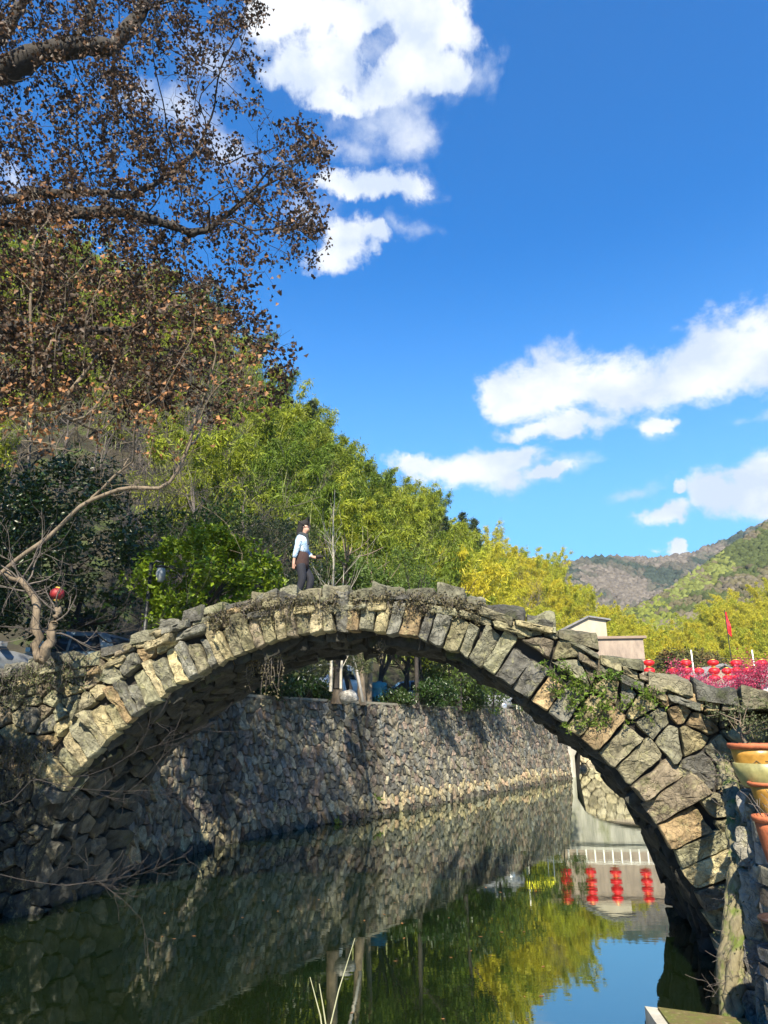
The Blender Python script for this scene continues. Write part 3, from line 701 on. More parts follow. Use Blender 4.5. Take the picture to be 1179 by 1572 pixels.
def broadleaf(name, seed, h, rad, ncl, per, lsize, lmat, bmat, label, cat='tree', trunk_r=.12, lev=3, rc=None, crown_z=.62, **k):
    rng = np.random.default_rng(seed); t = empty(name, label=label, cat=cat)
    mb = MB(); tips = []
    recurse_branches(mb, (0,0,0), (0,0,1), h*.45, trunk_r, lev, tips, rng, .75, .25, 7, (3,4))
    mb.build('trunk', bmat, t, True)
    pos = clumps(rng, ncl, per, (0,0,h*crown_z), (rad,rad,h*(1-crown_z)*1.0), rc or rad*.28)
    link('crown', leafmesh('crown', pos, lsize, rng=rng, **k), lmat, t)
    return t
def place(o, loc, sc=1, rz=None, label=None, group=None, cat=None, first=False, mat=None):
    c = o if first else copy_tree(o)
    c.location = loc; c.rotation_euler = (0,0,random.uniform(0,6.28) if rz is None else rz); c.scale = (sc,sc,sc*random.uniform(.9,1.12)) if not isinstance(sc, tuple) else sc
    tag(c, label, cat, group); return c

# space colonisation: branches that grow into a cloud of targets
def grow(skeletons, targets, step=.30, kill=.45, infl=3.2, iters=120, rng=None):
    pos = []; par = []
    for sk in skeletons:
        pr = sk[0] if isinstance(sk[0], int) else -1; pts = sk[1] if isinstance(sk[0], int) else sk
        if pr >= 0: prev = pr
        else: prev = -1
        for i, p in enumerate(pts):
            p = np.array(p, float)
            if prev >= 0:
                a = pos[prev]; n = max(1, int(np.linalg.norm(p-a)/step))
                for k in range(1, n+1):
                    q = a+(p-a)*k/n+(rng.normal(size=3)*step*.14 if k < n else 0); pos.append(q); par.append(prev); prev = len(pos)-1
            else: pos.append(p); par.append(-1); prev = len(pos)-1
    A = np.array(targets); near = np.full(len(A), -1); nd = np.full(len(A), 1e9); alive = np.ones(len(A), bool)
    def upd(lo):
        Q = np.array(pos[lo:])
        if not len(Q): return
        D = np.linalg.norm(A[:,None]-Q[None], axis=2); j = D.argmin(1); m = D[np.arange(len(A)), j]; s = m < nd; nd[s] = m[s]; near[s] = j[s]+lo
    upd(0)
    for it in range(iters):
        alive &= nd > kill; act = alive & (nd < infl*(1 if it > 12 else 2))
        if not act.any(): break
        lo = len(pos); idx = np.where(act)[0]; acc = {}
        for i in idx:
            k = near[i]; v = A[i]-pos[k]; v /= np.linalg.norm(v)+1e-9; acc.setdefault(k, np.zeros(3)); acc[k] += v
        for k, v in acc.items():
            v = v/(np.linalg.norm(v)+1e-9)+rng.normal(size=3)*.22; v /= np.linalg.norm(v)
            pos.append(pos[k]+v*step); par.append(k)
        upd(lo)
    return np.array(pos), np.array(par)
def branch_mesh(mb, pos, par, tip_r=.006, expo=2.4, rmax=.3):
    n = len(pos); ch = [[] for _ in range(n)]
    for i, p in enumerate(par):
        if p >= 0: ch[p].append(i)
    rad = np.zeros(n)
    for i in range(n-1, -1, -1):
        rad[i] = tip_r if not ch[i] else min(rmax, (sum(rad[c]**expo for c in ch[i]))**(1/expo)+.0004)
    done = set()
    starts = [(i, None) for i in range(n) if par[i] < 0]
    while starts:
        i, pr = starts.pop(); chain = ([pos[pr]] if pr is not None else [])+[pos[i]]; rr = ([min(rad[pr], rad[i]*1.25)] if pr is not None else [])+[rad[i]]
        while ch[i]:
            c = sorted(ch[i], key=lambda k: -rad[k]); 
            for o in c[1:]: starts.append((o, i))
            i = c[0]; chain.append(pos[i]); rr.append(rad[i])
        if len(chain) > 2:
            cs = [np.array(x) for x in chain]; chain = [cs[0]]+[(cs[k-1]+2*cs[k]+cs[k+1])/4 for k in range(1, len(cs)-1)]+[cs[-1]]
        mr = max(rr); mb.tube(chain, rr, 9 if mr > .08 else 6 if mr > .025 else 3, cap=False)
    return rad, ch
def in_poly(x, y, pl):
    r = False; j = len(pl)-1
    for i in range(len(pl)):
        if (pl[i][1] > y) != (pl[j][1] > y) and x < (pl[j][0]-pl[i][0])*(y-pl[i][1])/(pl[j][1]-pl[i][1])+pl[i][0]: r = not r
        j = i
    return r
def view_targets(poly, n, y0, y1, rng, thr=-1., ns=.9, wgt=None):
    """targets spread through a real volume whose side outline follows the tree's crown"""
    xs = [p[0] for p in poly]; ys = [p[1] for p in poly]; out = []
    while len(out) < n:
        x = rng.uniform(min(xs), max(xs)); y = rng.uniform(min(ys), max(ys))
        if not in_poly(x, y, poly): continue
        q = P(x, y, rng.uniform(y0, y1))
        if noise.noise(q*ns) < thr: continue
        if wgt and rng.uniform() > wgt(x, y): continue
        out.append(q)
    return out

def big_tree():
    rng = np.random.default_rng(5)
    base = Vector((-12.2, 14.2, 1.0)); t = empty('sweetgum_tree', base, label='big overhanging tree with dark limbs and dry brown leaves, top left', cat='tree')
    poly1 = [(-260,-300),(470,-250),(440,-60),(405,20),(400,85),(385,120),(430,165),(470,190),(500,185),(512,240),(485,265),(465,300),(515,350),(490,395),(455,425),(430,420),(395,400),(345,400),(310,385),(240,400),(210,350),(140,300),(-60,330),(-260,300)]
    poly2 = [(-200,330),(140,290),(215,350),(300,385),(330,440),(395,480),(450,520),(440,560),(470,590),(420,600),(395,640),(330,650),(300,620),(200,640),(60,600),(-100,650),(-200,600)]
    T = view_targets(poly1, 3000, 12.0, 17.0, rng, -.10, .75)+view_targets(poly2, 2100, 12.0, 16.5, rng, -.16, .8)
    b = [base, base+Vector((.1,0,3)), base+Vector((.5,.1,6))]
    sk = [b, ]
    pos0 = []
    limbs = [[P(-140,150,14.00), P(0,112,14.20), P(60,82,14.30), P(120,72,14.40), P(175,72,14.50), P(215,20,14.60), P(240,-60,14.80)],
             [P(-140,330,14.20), P(60,300,14.60), P(150,295,14.80), P(205,302,14.90), P(250,275,15.00), P(305,232,15.10)],
             [P(-140,360,14.40), P(80,330,14.60), P(170,325,14.60), P(225,332,14.70), P(290,358,14.80), P(320,355,14.80), P(395,290,14.90)],
             [P(-150,540,13.60), P(40,500,14.00), P(130,505,14.40), P(205,510,14.60), P(240,470,14.80)],
             [P(-140,120,14.00), P(0,60,14.20), P(40,0,14.40), P(60,-80,14.60)],
             [P(110,72,14.35), P(135,30,14.50), P(155,-40,14.70)]]
    ends = []
    sks = [b]+[[b[-1]]+l if i < 5 else l for i, l in enumerate(limbs)]
    pos, par = grow(sks, [tuple(x) for x in T], .31, .42, 3.4, 110, rng)
    mb = MB(); rad, ch = branch_mesh(mb, pos-np.array(base), par, .0062, 2.0, .30)
    for l, ra, rb in ((limbs[0], .36, .13), (limbs[1], .12, .05), (limbs[2], .17, .05), (limbs[4], .15, .06), (limbs[5], .13, .06), (limbs[3], .12, .05)):
        fine = []
        for u, v_ in zip(l[:-1], l[1:]): fine += [u.lerp(v_, k/5) for k in range(5)]
        fine = [f+Vector(rng.normal(size=3))*.02-base for f in fine]; n_ = len(fine)
        mb.tube(fine, [(ra+(rb-ra)*i/n_)*(1+.10*rng.normal()) for i in range(n_)], 9)
    mb.build('trunk', M_BARK_D, t, True)
    tips = np.where(rad < .012)[0]; P_ = pos[tips]
    # fine twigs and leaves
    tw = MB(); lp = []
    for q in P_:
        k = rng.integers(1, 4)
        for _ in range(k):
            d = rng.normal(size=3); d /= np.linalg.norm(d); d[2] += .1; e = q+d*rng.uniform(.15,.5); m_ = (q+e)/2+rng.normal(size=3)*.03
            tw.tube([q-np.array(base), m_-np.array(base), e-np.array(base)], [.004,.003,.002], 3, cap=False)
            if noise.noise(Vector(q)*.9) > (-.2 if q[0] > -4.5 else -.4):
                for _ in range(int(rng.integers(4,13) if q[0] > -5 else rng.integers(6,15))): lp.append(e+rng.normal(size=3)*.085*np.array([1,1,1.3]))
                for _ in range(int(rng.integers(0,4))): lp.append(m_+rng.normal(size=3)*.07)
    tw.build('twigs', M_BARK_D, t)
    lp = np.array(lp); 
    link('foliage', leafmesh('foliage', lp-np.array(base), .10, aspect=.85, fold=.45, vmin=.45, vmax=1.7, tint=((2.3,1.9,1.5), .12), rng=rng, droop=.5), M_LF_BROWN, t)
    print('big tree', len(pos), len(lp))
big_tree()
def pale_tree():
    rng = np.random.default_rng(11)
    base = Vector((-9.3, 13.6, 1.0)); t = empty('maple_tree', base, label='pale barked leaning tree with thin twigs and orange dry leaves', cat='tree')
    poly = [(-80,300),(60,260),(150,380),(250,430),(400,520),(430,600),(390,640),(300,680),(250,760),(140,740),(60,700),(-80,720)]
    T = view_targets(poly, 1500, 11.8, 15.5, rng, -.15, 1.1)
    l0 = [base, P(-30,905,13.40), P(60,835,13.40), P(140,765,13.40), P(200,748,13.40), P(262,747,13.40), P(278,715,13.40)]
    l1 = [P(140,765,13.40), P(190,716,13.30), P(210,712,13.20)]
    l2 = [P(-60,640,13.20), P(10,632,13.20), P(90,628,13.20), P(115,650,13.10), P(128,695,13.10)]
    l3 = [base, P(-60,760,13.30), P(-60,640,13.20)]
    l4 = [P(262,747,13.40), P(310,775,13.40), P(350,800,13.50), P(372,850,13.50)]
    pos, par = grow([l0, l1, l3, l2, l4], [tuple(x) for x in T], .25, .37, 2.8, 90, rng)
    mb = MB(); rad, ch = branch_mesh(mb, pos-np.array(base), par, .0048, 2.1, .10); mb.build('trunk', M_BARK_P, t, True)
    tips = np.where(rad < .010)[0]; lp = []; tw = MB()
    for q in pos[tips]:
        px_up = q[2] > P(0, 690, q[1]).z
        for _ in range(int(rng.integers(1,4))):
            d = rng.normal(size=3); d /= np.linalg.norm(d); e = q+d*rng.uniform(.18,.5)
            tw.tube([q-np.array(base), (q+e)/2+rng.normal(size=3)*.03-np.array(base), e-np.array(base)], [.0035,.0025,.0018], 3, cap=False)
            if px_up and rng.uniform() < .7 and noise.noise(Vector(q)*1.3) > -.2:
                for _ in range(int(rng.integers(1,7))): lp.append(e+rng.normal(size=3)*.07)
    tw.build('twigs', M_BARK_P, t)
    lp = np.array(lp); link('foliage', leafmesh('foliage', lp-np.array(base), .088, aspect=.85, fold=.5, jitter=.5, vmin=.35, vmax=1.5, rng=rng, droop=.6), M_LF_ORANGE, t)
    print('pale tree', len(pos), len(lp))
pale_tree()

rgf = np.random.default_rng(66); fp_ = []
for _ in range(420):
    x = rgf.uniform(-7, 6); y = rgf.uniform(7, 30)
    if noise.noise(Vector((x*.35, y*.25, 5))) > .05: fp_.append((x, y, -H+.006))
v_, f_, c_ = leaves(fp_, .07, aspect=.6, up=1.0, fold=.02, rng=rgf); v_[:,2] = -H+.005+(v_[:,2]+H)*.04
link('floating_leaves', npmesh('floating_leaves', v_, f_, c_), M_LF_ORANGE, kind='stuff', label='fallen leaves floating on the water')
# ------------------------------------------------------------------ hillside behind
# columns: pixel column, skyline row of the tree tops, ground distance of foot and crest
HC = [(-700,200,26,62),(-300,260,27,62),(0,330,28,63),(200,400,29,64),(330,470,30,65),(430,575,33,68),(480,622,35,72),(540,702,38,78),(600,728,40,84),(640,755,42,90),(700,796,46,98),(760,822,58,108),(830,845,80,128),(870,872,102,140),(930,915,108,150),(985,950,112,155),(1040,985,115,160)]
def hcol(px):
    for a, b in zip(HC[:-1], HC[1:]):
        if px <= b[0]:
            t = (px-a[0])/(b[0]-a[0]); return [a[i]+(b[i]-a[i])*t for i in range(4)]
    return list(HC[-1])
TREE_H = 7.5
def hill_pt(px, v):
    _, sy, y0, y1 = hcol(px); c = P(px, sy, y1); th = TREE_H*.9; zc = max(1.2, c.z-th); Y = y0+(y1-y0)*v
    x = P(px, 1080, Y).x if v < 1 else P(px, 1080, Y).x
    # straight lines of the column in plan: the x of the crest pixel column at that distance
    x = c.x*(Y/y1); z = 1.1+(zc-1.1)*(v**.92 if v <= 1 else 1-(v-1)*.3)
    return Vector((x, Y, z+.9*noise.noise(Vector((x*.08, Y*.08, 3)))*min(1, v*3)))
V = []; cols = list(range(-700, 1041, 30)); vs = [-.02,0,.12,.25,.4,.55,.7,.85,1,1.4,2.5]
for px in cols:
    for v in vs:
        q = hill_pt(px, max(v, 0)); 
        if v < 0: q.z = .9; q.y -= .8
        V.append(tuple(q))
nv = len(vs); Fc = [(i*nv+j, (i+1)*nv+j, (i+1)*nv+j+1, i*nv+j+1) for i in range(len(cols)-1) for j in range(nv-1)]
M_HILL, nt, N, L, b = newmat('hill_floor'); c = mixc(N, L, ramp(N, L, ntex(N, L, .4, 8), .4, .6), (.016,.015,.008), (.036,.030,.016)); c = mixc(N, L, ramp(N, L, ntex(N, L, .9, 8, loc=(3,3,3)), .5, .6), c, (.04,.055,.012)); L.new(c, b.inputs['Base Color']); b.inputs['Roughness'].default_value = 1
link('hill', npmesh('hill', np.array(V), Fc, None, True), M_HILL, kind='structure', label='steep wooded hillside behind the stream')

def bamboo_proto(seed, culms, hh, lmat, label):
    rng = np.random.default_rng(seed); t = empty('bamboo_clump', label=label, cat='bamboo'); mb = MB(); pos = []; dirs = []
    for c in range(culms):
        a = rng.uniform(0, 6.28); r0 = rng.uniform(.1, 1.1); b = np.array([math.cos(a)*r0, math.sin(a)*r0, 0]); lean = rng.uniform(.7, 2.7); h = hh*rng.uniform(.72, 1.05); la = a+rng.uniform(-.6,.6)
        pts = []
        for k in range(9):
            u = k/8; pts.append(b+np.array([math.cos(la)*lean*u**2.2, math.sin(la)*lean*u**2.2, h*(u-.16*u**4)]))
        mb.tube(pts, [.045*(1-.9*k/8) for k in range(9)], 4, cap=False)
        pts = np.array(pts)
        for k in range(26):
            u = rng.uniform(.12, 1.0)**.8; f = u*8; i = min(int(f), 7); p = pts[i]+(pts[i+1]-pts[i])*(f-i)
            pr = (.85*math.sin(min(u, .97)*math.pi)**.6*(1.1-.5*u)+.12)*rng.uniform(.5,1)
            aa = rng.uniform(0, 6.28); e = p+np.array([math.cos(aa)*pr, math.sin(aa)*pr, rng.uniform(.0,.35)-pr*.15])
            for q in range(5):
                s = (q+1)/5; c0 = p+(e-p)*s; c0 = c0+np.array([0,0,-.12*s*s])
                m = 5; pos.append(c0+rng.normal(size=(m,3))*np.array([.13,.13,.10]))
    mb.build('culms', M_CULM, t)
    pos = np.concatenate(pos); link('crown', leafmesh('crown', pos, .36, aspect=.17, fold=.15, vmin=.55, vmax=1.4, rng=rng, droop=1.0), lmat, t)
    return t
def conifer_proto(seed, h, lmat, label):
    rng = np.random.default_rng(seed); t = empty('conifer', label=label, cat='conifer'); mb = MB(); mb.tube([(0,0,0),(0.05,0,h*.5),(0,0,h)], [.14,.08,.02], 6); pos = []
    nw = 16
    for k in range(nw):
        z = h*(.22+.76*k/nw); R_ = (h*.24)*(1-k/nw)**.8+.15
        for b in range(7):
            a = rng.uniform(0,6.28); r = R_*rng.uniform(.6,1.15); e = np.array([math.cos(a)*r, math.sin(a)*r, z-.12*r+rng.uniform(-.1,.15)])
            mb.tube([(0,0,z), tuple(e)], [.02,.008], 3, cap=False)
            for q in range(7):
                s = (q+1)/7; pos.append(np.array([0,0,z])+(e-np.array([0,0,z]))*s+rng.normal(size=(5,3))*np.array([.12,.12,.07])*(1.2-s*.4))
    mb.build('trunk', M_BARK_D, t); link('crown', leafmesh('crown', np.concatenate(pos), .26, aspect=.35, rng=rng, up=.3, vmin=.6, vmax=1.3), lmat, t); return t
def bare_proto(seed, h, r, lev, mat, label, name='bare_tree', spread=.6, cat='bare tree', kids=(3,5), up=.2):
    rng = np.random.default_rng(seed); t = empty(name, label=label, cat=cat); mb = MB(); tips = []
    recurse_branches(mb, (0,0,0), (0,0,1), h*.5, r, lev, tips, rng, spread, up, 6, kids); mb.build('trunk', mat, t, True); return t

GB = [bamboo_proto(20+i, 9, 8.0, M_BAMBOO_G, 'green bamboo clump growing on the hillside') for i in range(4)]
YB = [bamboo_proto(40+i, 9, 8.0, M_BAMBOO_Y, 'yellow bamboo clump growing on the sunny hillside') for i in range(4)]
CF = [conifer_proto(60+i, 8.0, M_CONIF, 'dark conifer standing on the hill crest') for i in range(2)]
BT_ = [bare_proto(70+i, 7.0, .10, 4, M_TWIG, 'leafless grey tree on the hillside') for i in range(2)]
used = set()
ORD = ['leftmost','second from left','third from left','fourth from left','fifth from left','sixth from left','seventh from left','eighth from left','ninth from left','tenth from left','eleventh from left','twelfth from left','thirteenth from left','fourteenth from left','fifteenth from left','sixteenth from left','seventeenth from left','eighteenth from left']
def to_px(p):
    c_, s_ = math.cos(PITCH), math.sin(PITCH); F = p[1]*c_+p[2]*s_; return PW/2+F_PX*p[0]/F
def name_by_place(items, lands):
    """items: (object, kind phrase, band phrase); the label says kind, band and landmark, then left to right"""
    g = {}
    for o, k, b in items:
        px = to_px(o.location); l = next((n for x, n in lands if px < x), lands[-1][1]); g.setdefault((k, b, l), []).append((px, o))
    for (k, b, l), v in g.items():
        v.sort(key=lambda t: t[0])
        for i, (_, o) in enumerate(v):
            t = ', '.join(x for x in (k, (b+' '+l).strip()) if x); o['label'] = t if len(v) == 1 else t+', '+('left one' if i == 0 else 'right one') if len(v) == 2 else t+', '+ORD[min(i, 17)].replace(' from left', '')
LANDS = [(-20,'beyond left edge'),(70,'at the left edge'),(160,'above the pale trunk'),(250,'above the lamp post'),(350,'above the round shrub'),(440,'left of the person'),(490,'above the person'),(545,'above the white sapling'),(615,'over the arch crown'),(690,'right of the crown'),(770,'near the first yellow bamboo'),(860,'over the right haunch'),(935,'by the cream house'),(1100,'right of the cream house')]
hill_items = []
def put(proto, loc, sc, label, group):
    f = id(proto) not in used; used.add(id(proto)); return place(proto, loc, sc, None, label, group, None, f)
rng = np.random.default_rng(99)
spots = []
cand = []
for _ in range(14000):
    px = rng.uniform(-160, 1030); v = rng.uniform(.02, 1.0)**.8; q = hill_pt(px, v); s = 1.62+.0085*q.y
    if all((q.x-o[0].x)**2+(q.y-o[0].y)**2 > (s*.5+o[2]*.5)**2 for o in cand): cand.append((q, px, s, v))
    if len(cand) > 385: break
print('hill trees', len(cand))
nb = 0
for q, px, s, v in cand:
    r = rng.uniform(); q = q-Vector((0,0,.3)); hs = float(rng.uniform(.82, 1.2))
    if px < 30: kind = 'g'
    if px < 380: kind = 'b' if (v < .55 and r < .45) else ('g' if r < .8 else 'b')
    elif px < 470: kind = 'b' if (v < .35 and r < .6) else ('c' if (v > .75 and r < .22) else 'g')
    elif px < 680: kind = 'c' if (v > .86 and r < .20) else ('b' if r > .93 else 'g')
    elif px < 735: kind = 'c' if (v > .70 and r < .45) else ('y' if r < .5 and v < .6 else 'g')
    else: kind = 'y' if r < .93 else 'b'
    if px < 560 and v < .10: continue
    if kind == 'g': o_ = put(GB[int(rng.integers(4))], q, hs, 'green bamboo clump among the trees of the steep hillside', 'green bamboo clumps on the hillside')
    elif kind == 'y': o_ = put(YB[int(rng.integers(4))], q, hs, 'yellow bamboo clump on the sunny foot of the hill', 'yellow bamboo clumps on the hillside')
    elif kind == 'c': o_ = put(CF[int(rng.integers(2))], q, hs, 'dark conifer standing high on the hill crest', 'conifers on the hill crest')
    else: o_ = put(BT_[int(rng.integers(2))], q, hs, 'leafless grey tree on the wooded hillside', 'leafless trees on the hillside')
    hill_items.append((o_, {'g':'green bamboo clump','y':'yellow bamboo clump','c':'dark conifer','b':'leafless grey tree'}[kind], 'foot of the slope' if v < .2 else 'lower slope' if v < .42 else 'middle slope' if v < .62 else 'upper slope' if v < .82 else 'hill crest'))
name_by_place(hill_items, LANDS)
# ------------------------------------------------------------------ nearer trees and shrubs behind the bridge
def one(t, loc, sc=1, rz=0.):
    t.location = loc; t.rotation_euler.z = rz; t.scale = (sc,sc,sc) if not isinstance(sc, tuple) else sc; used.add(id(t)); return t
t = broadleaf('evergreen_tree', 201, 6.6, 2.5, 95, 130, .17, M_EVERG, M_BARK_D, 'dark glossy evergreen tree with a broad crown behind the left end of the bridge', lev=2, rc=.62, crown_z=.55, aspect=.45, up=.35)
one(t, (P(108,900,20.6).x, 20.6, 1.2))
t = broadleaf('evergreen_tree', 202, 5.5, 1.9, 60, 110, .16, M_EVERG, M_BARK_D, 'dark evergreen tree cut by the left edge of the photo', lev=2, rc=.55, crown_z=.6, aspect=.45, up=.35)
one(t, (P(-30,900,18).x, 18, 1.2))
t = broadleaf('round_shrub', 203, 3.1, 1.75, 75, 130, .15, M_BRIGHT, M_BARK_D, 'bright yellow-green leafy shrub just left of the walking person', cat='shrub', lev=2, rc=.42, crown_z=.52, aspect=.5, up=.3)
one(t, (P(318,900,18.2).x, 18.2, 1.95))
t = broadleaf('cypress_shrub', 204, 4.6, 1.5, 60, 130, .13, M_GREYSHRUB, M_BARK_D, 'grey-green feathery shrub behind the walking person', cat='shrub', lev=2, rc=.5, crown_z=.55, aspect=.22, up=.2)
one(t, (P(412,900,20.5).x, 20.5, 1.9))
t = broadleaf('cypress_shrub', 205, 3.2, 1.2, 40, 110, .12, M_GREYSHRUB, M_BARK_D, 'low grey-green shrub to the right of the walking person behind the bare saplings', cat='shrub', lev=2, rc=.4, crown_z=.5, aspect=.25)
one(t, (P(520,900,22).x, 22, 1.2))
for i, (x, y, h, rr, lab) in enumerate([(-8.0,10.3,3.7,1.6,'broad evergreen bush on the near left bank beside the bridge foot'),(-8.6,7.4,4.2,1.7,'broad evergreen bush on the near left bank, closer to the terrace')]):  # out of view, added to shade the left foot of the bridge
    one(broadleaf('shading_bush', 230+i, h, rr, 60, 130, .15, M_EVERG, M_BARK_D, lab, cat='bush', lev=2, rc=.55, crown_z=.52, aspect=.5, up=.3), (x, y, .2))
# bare saplings
rngS = np.random.default_rng(31)
def sapling(loc, h, r, n, label, seed, name='bare_sapling', mat=M_WHITEBARK, ang=.8):
    rg = np.random.default_rng(seed); t = empty(name, loc, label=label, cat='sapling'); mb = MB(); pts = [Vector((.06*rg.normal()*k/8, .05*rg.normal()*k/8, h*k/8)) for k in range(9)]
    mb.tube(pts, [r*(1-.85*k/8) for k in range(9)], 7, cap=False); mb.build('trunk', mat, t, True); mb = MB()
    for k in range(n):
        u = rg.uniform(.15,.92); i = int(u*8); p = pts[i].lerp(pts[min(i+1,8)], u*8-i); a = rg.uniform(0,6.28)
        d = Vector((math.cos(a)*ang, math.sin(a)*ang, 1)).normalized()
        recurse_branches(mb, p, d, h*.30*(1.15-u)*rg.uniform(.6,1.2), r*.35*(1.1-u), 1, [], rg, .4, .3, 4, (2,3), wob=.2)
    mb.build('branches', mat, t, True); return t
sapling((P(511,900,21.5).x, 21.5, 1.1), 6.2, .05, 26, 'tall slim white barked bare sapling right of the person', 1)
sapling((P(523,905,20).x+.05, 20, 1.1), 3.4, .04, 12, 'short forked bare sapling beside the tall white one', 2, ang=1.0)
# leafless thicket on the slope behind the evergreen tree
bth = bare_proto(90, 4.6, .06, 4, M_TWIG, 'leafless tangled tree in the thicket above the shrubs', 'thicket_tree', .95, kids=(4,5), up=.12)
first = True
for i, (px, Y, z, sc) in enumerate([(215,23,3.2,1.0),(262,24,3.6,1.15),(300,23.5,4.2,1.0),(345,25,4.2,1.1),(385,25.5,4.0,1.15),(170,24,4,1.0),(250,28,6.5,1.2),(330,29,6.0,1.2),(405,29,5.0,1.2),(120,26,5.5,1.1),(290,32,9,1.3),(365,33,8,1.3),(200,30,8.5,1.25),(440,27,3.4,.9)]):
    o_ = place(bth, (P(px,900,Y).x, Y, z-1.2), sc*1.12, None, 'leafless grey tree in the twiggy thicket above the shrubs', 'leafless thicket trees', None, first); first = False; thk = globals().setdefault('thk', []); thk.append((o_, 'leafless grey tree in the twiggy thicket', '' if Y < 26 else 'back row'))
used.add(id(bth)); name_by_place(thk, LANDS)
# trees standing on the platform above the retaining wall
M_PLAT = leaf_mat('platform_leaf', (0.049,0.091,0.013), (0.070,0.112,0.014), trans=.25)
spec = [(300,26,7.5,2.2,1),(420,27.5,6.8,2.0,0),(585,35,7.2,2.3,3),(650,38,6.6,2.3,4),(700,38.5,3.6,1.5,5),(755,41,3.4,1.4,5),(800,46,4.0,1.5,5),(850,53,4.0,1.6,5),(620,38,8.5,2.4,3),(540,31,6.5,1.8,4)]
for i, (px, Y, h, r, k) in enumerate(spec):
    lab = {0:'dark broad tree hanging over the wall seen left under the arch',1:'dark tree in the shade behind the round shrub',3:'dense green tree with a clear trunk above the retaining wall',4:'olive green tree behind the crown of the bridge',5:'leafy green bush seen under the arch above the wall'}[k]
    t = broadleaf('broadleaf_tree' if k != 5 else 'leafy_bush', 300+i, h, r, 60 if k != 5 else 34, 95, .19 if k != 5 else .17, M_PLAT if k != 0 else M_EVERG, M_BARK_D, lab, cat='tree' if k != 5 else 'bush', trunk_r=.16 if k != 5 else .06, lev=2, rc=.6, crown_z=.66 if k != 5 else .5, aspect=.35 if k != 3 else .22)
    t['group'] = {0:'dark trees left of the arch opening',1:'dark trees left of the arch opening',3:'green trees on the platform',4:'olive trees on the platform',5:'leafy bushes above the wall'}[k]
    one(t, (P(px,1060,Y).x, Y, 1.05)); t['label'] = lab+{300:', leftmost',420:', nearest the arch',585:', behind the old trunks',650:', middle one',620:', tallest and furthest back',700:', leftmost bush',755:', second bush from left',800:', third bush from left',850:', rightmost bush',540:''}[px]
for i, (px, Y, r, lean) in enumerate([(517,28.8,.22,.05),(556,30.5,.17,-.1),(566,32.5,.12,.1),(640,34.5,.11,.0),(705,37.5,.10,.1)]):
    mb = MB(); rg = np.random.default_rng(500+i); pts = [Vector((lean*k/3, 0, 4.2*k/6)) for k in range(7)]
    t = empty('old_tree', (P(px,1060,Y).x, Y, 1.0), label='%s tree trunk on the platform seen under the arch, %s' % (('thick mottled','slim straight','thin upright','thin dark','thin leaning')[i], ('beside the white car','right of the leaning pole','behind the leaning pole pair','by the blue parked car','between the leafy bushes')[i]), cat='tree')
    mb.tube(pts, [r*(1.25 if k == 0 else 1-.05*k) for k in range(7)], 9, cap=False)
    for k in range(5): recurse_branches(mb, pts[6-k//2], Vector((rg.normal(), rg.normal(), 1.3)), 2.2, r*.4, 1, [], rg, .6, .2, 5)
    mb.build('trunk', M_BARK_P if i < 3 else M_BARK_D, t, True)
    pos = clumps(rg, 34, 90, (0,0,4.9), (1.3,1.3,1.0), .5); link('crown', leafmesh('crown', pos, .19, aspect=.35, rng=rg), M_PLAT, t)
mb = MB(); a = P(540,998,26.5); b_ = P(557,1078,26.2); mb.tube([b_, (a+b_)/2+Vector((.02,0,0)), a, a+(a-b_)*.8], .06, 8); tag(mb.build('leaning_pole', simple('grey_pole', (.33,.30,.26), .6), None, True), 'thin grey pole leaning to the left above the retaining wall', 'pole')
for i, (px, Y, h, rr, lab) in enumerate([(470,29,.8,.9,'low dark bush hiding the lower half of the white car'),(432,26,2.3,1.1,'dark bush left of the white car under the arch'),(605,34,.7,.9,'low dark bush in front of the light blue car'),(665,35,1.3,.9,'low dark bush on the wall edge right of the blue car'),(722,39,1.2,.9,'low dark bush in front of the grey car'),(395,27,2.6,1.3,'dark bush at the left end of the visible platform'),(690,38,3.0,1.6,'tall dark bush behind the wall under the right half of the arch'),(480,40,4.5,2.2,'dark spreading tree behind the white car')]):
    one(broadleaf('dark_bush', 830+i, h, rr, 36, 95, .15, M_EVERG, M_BARK_D, lab, cat='bush', trunk_r=.05, lev=2, rc=rr*.35, crown_z=.5, aspect=.4), (P(px,1060,Y).x, Y, 1.08))
for i, (px, py, lab) in enumerate([(575,1228,'small weed tuft at the waterline of the retaining wall'),(512,1265,'bright weed tuft low on the retaining wall, leftmost of the wall weeds'),(700,1130,'dry weed tuft high on the middle of the retaining wall'),(790,1120,'dry weed tuft high on the far part of the retaining wall')]):
    q = ray(px, py); best = None
    for a_, b_ in zip(WALLB[:-1], WALLB[1:]):
        ax, ay = a_; dx, dy = b_[0]-ax, b_[1]-ay; den = q.x*dy-q.y*dx
        if abs(den) < 1e-6: continue
        t_ = (ax*dy-ay*dx)/den; u_ = ((q.x*t_-ax)*dx+(q.y*t_-ay)*dy)/(dx*dx+dy*dy)
        if 0 <= u_ <= 1: best = q*t_
    if best is not None:
        t = empty('weed_tuft', best+Vector((.10,-.12,0)), label=lab, cat='plant'); rgw = np.random.default_rng(950+i); mbw = MB(); pw = []
        for k in range(14):
            d_ = Vector((rgw.normal()*.5+.4, rgw.normal()*.5-.5, rgw.uniform(.2,1))).normalized()*rgw.uniform(.12,.3); mbw.tube([(0,0,0), d_*.6, d_+Vector((0,0,-.05))], .005, 3); pw += [tuple(d_*f) for f in (.5,.7,.85,1)]
        mbw.build('stems', M_DRY, t); link('leaves', leafmesh('leaves', np.array(pw), .10, aspect=.35, rng=rgw), M_FERN if i < 2 else M_GREYSHRUB, t)
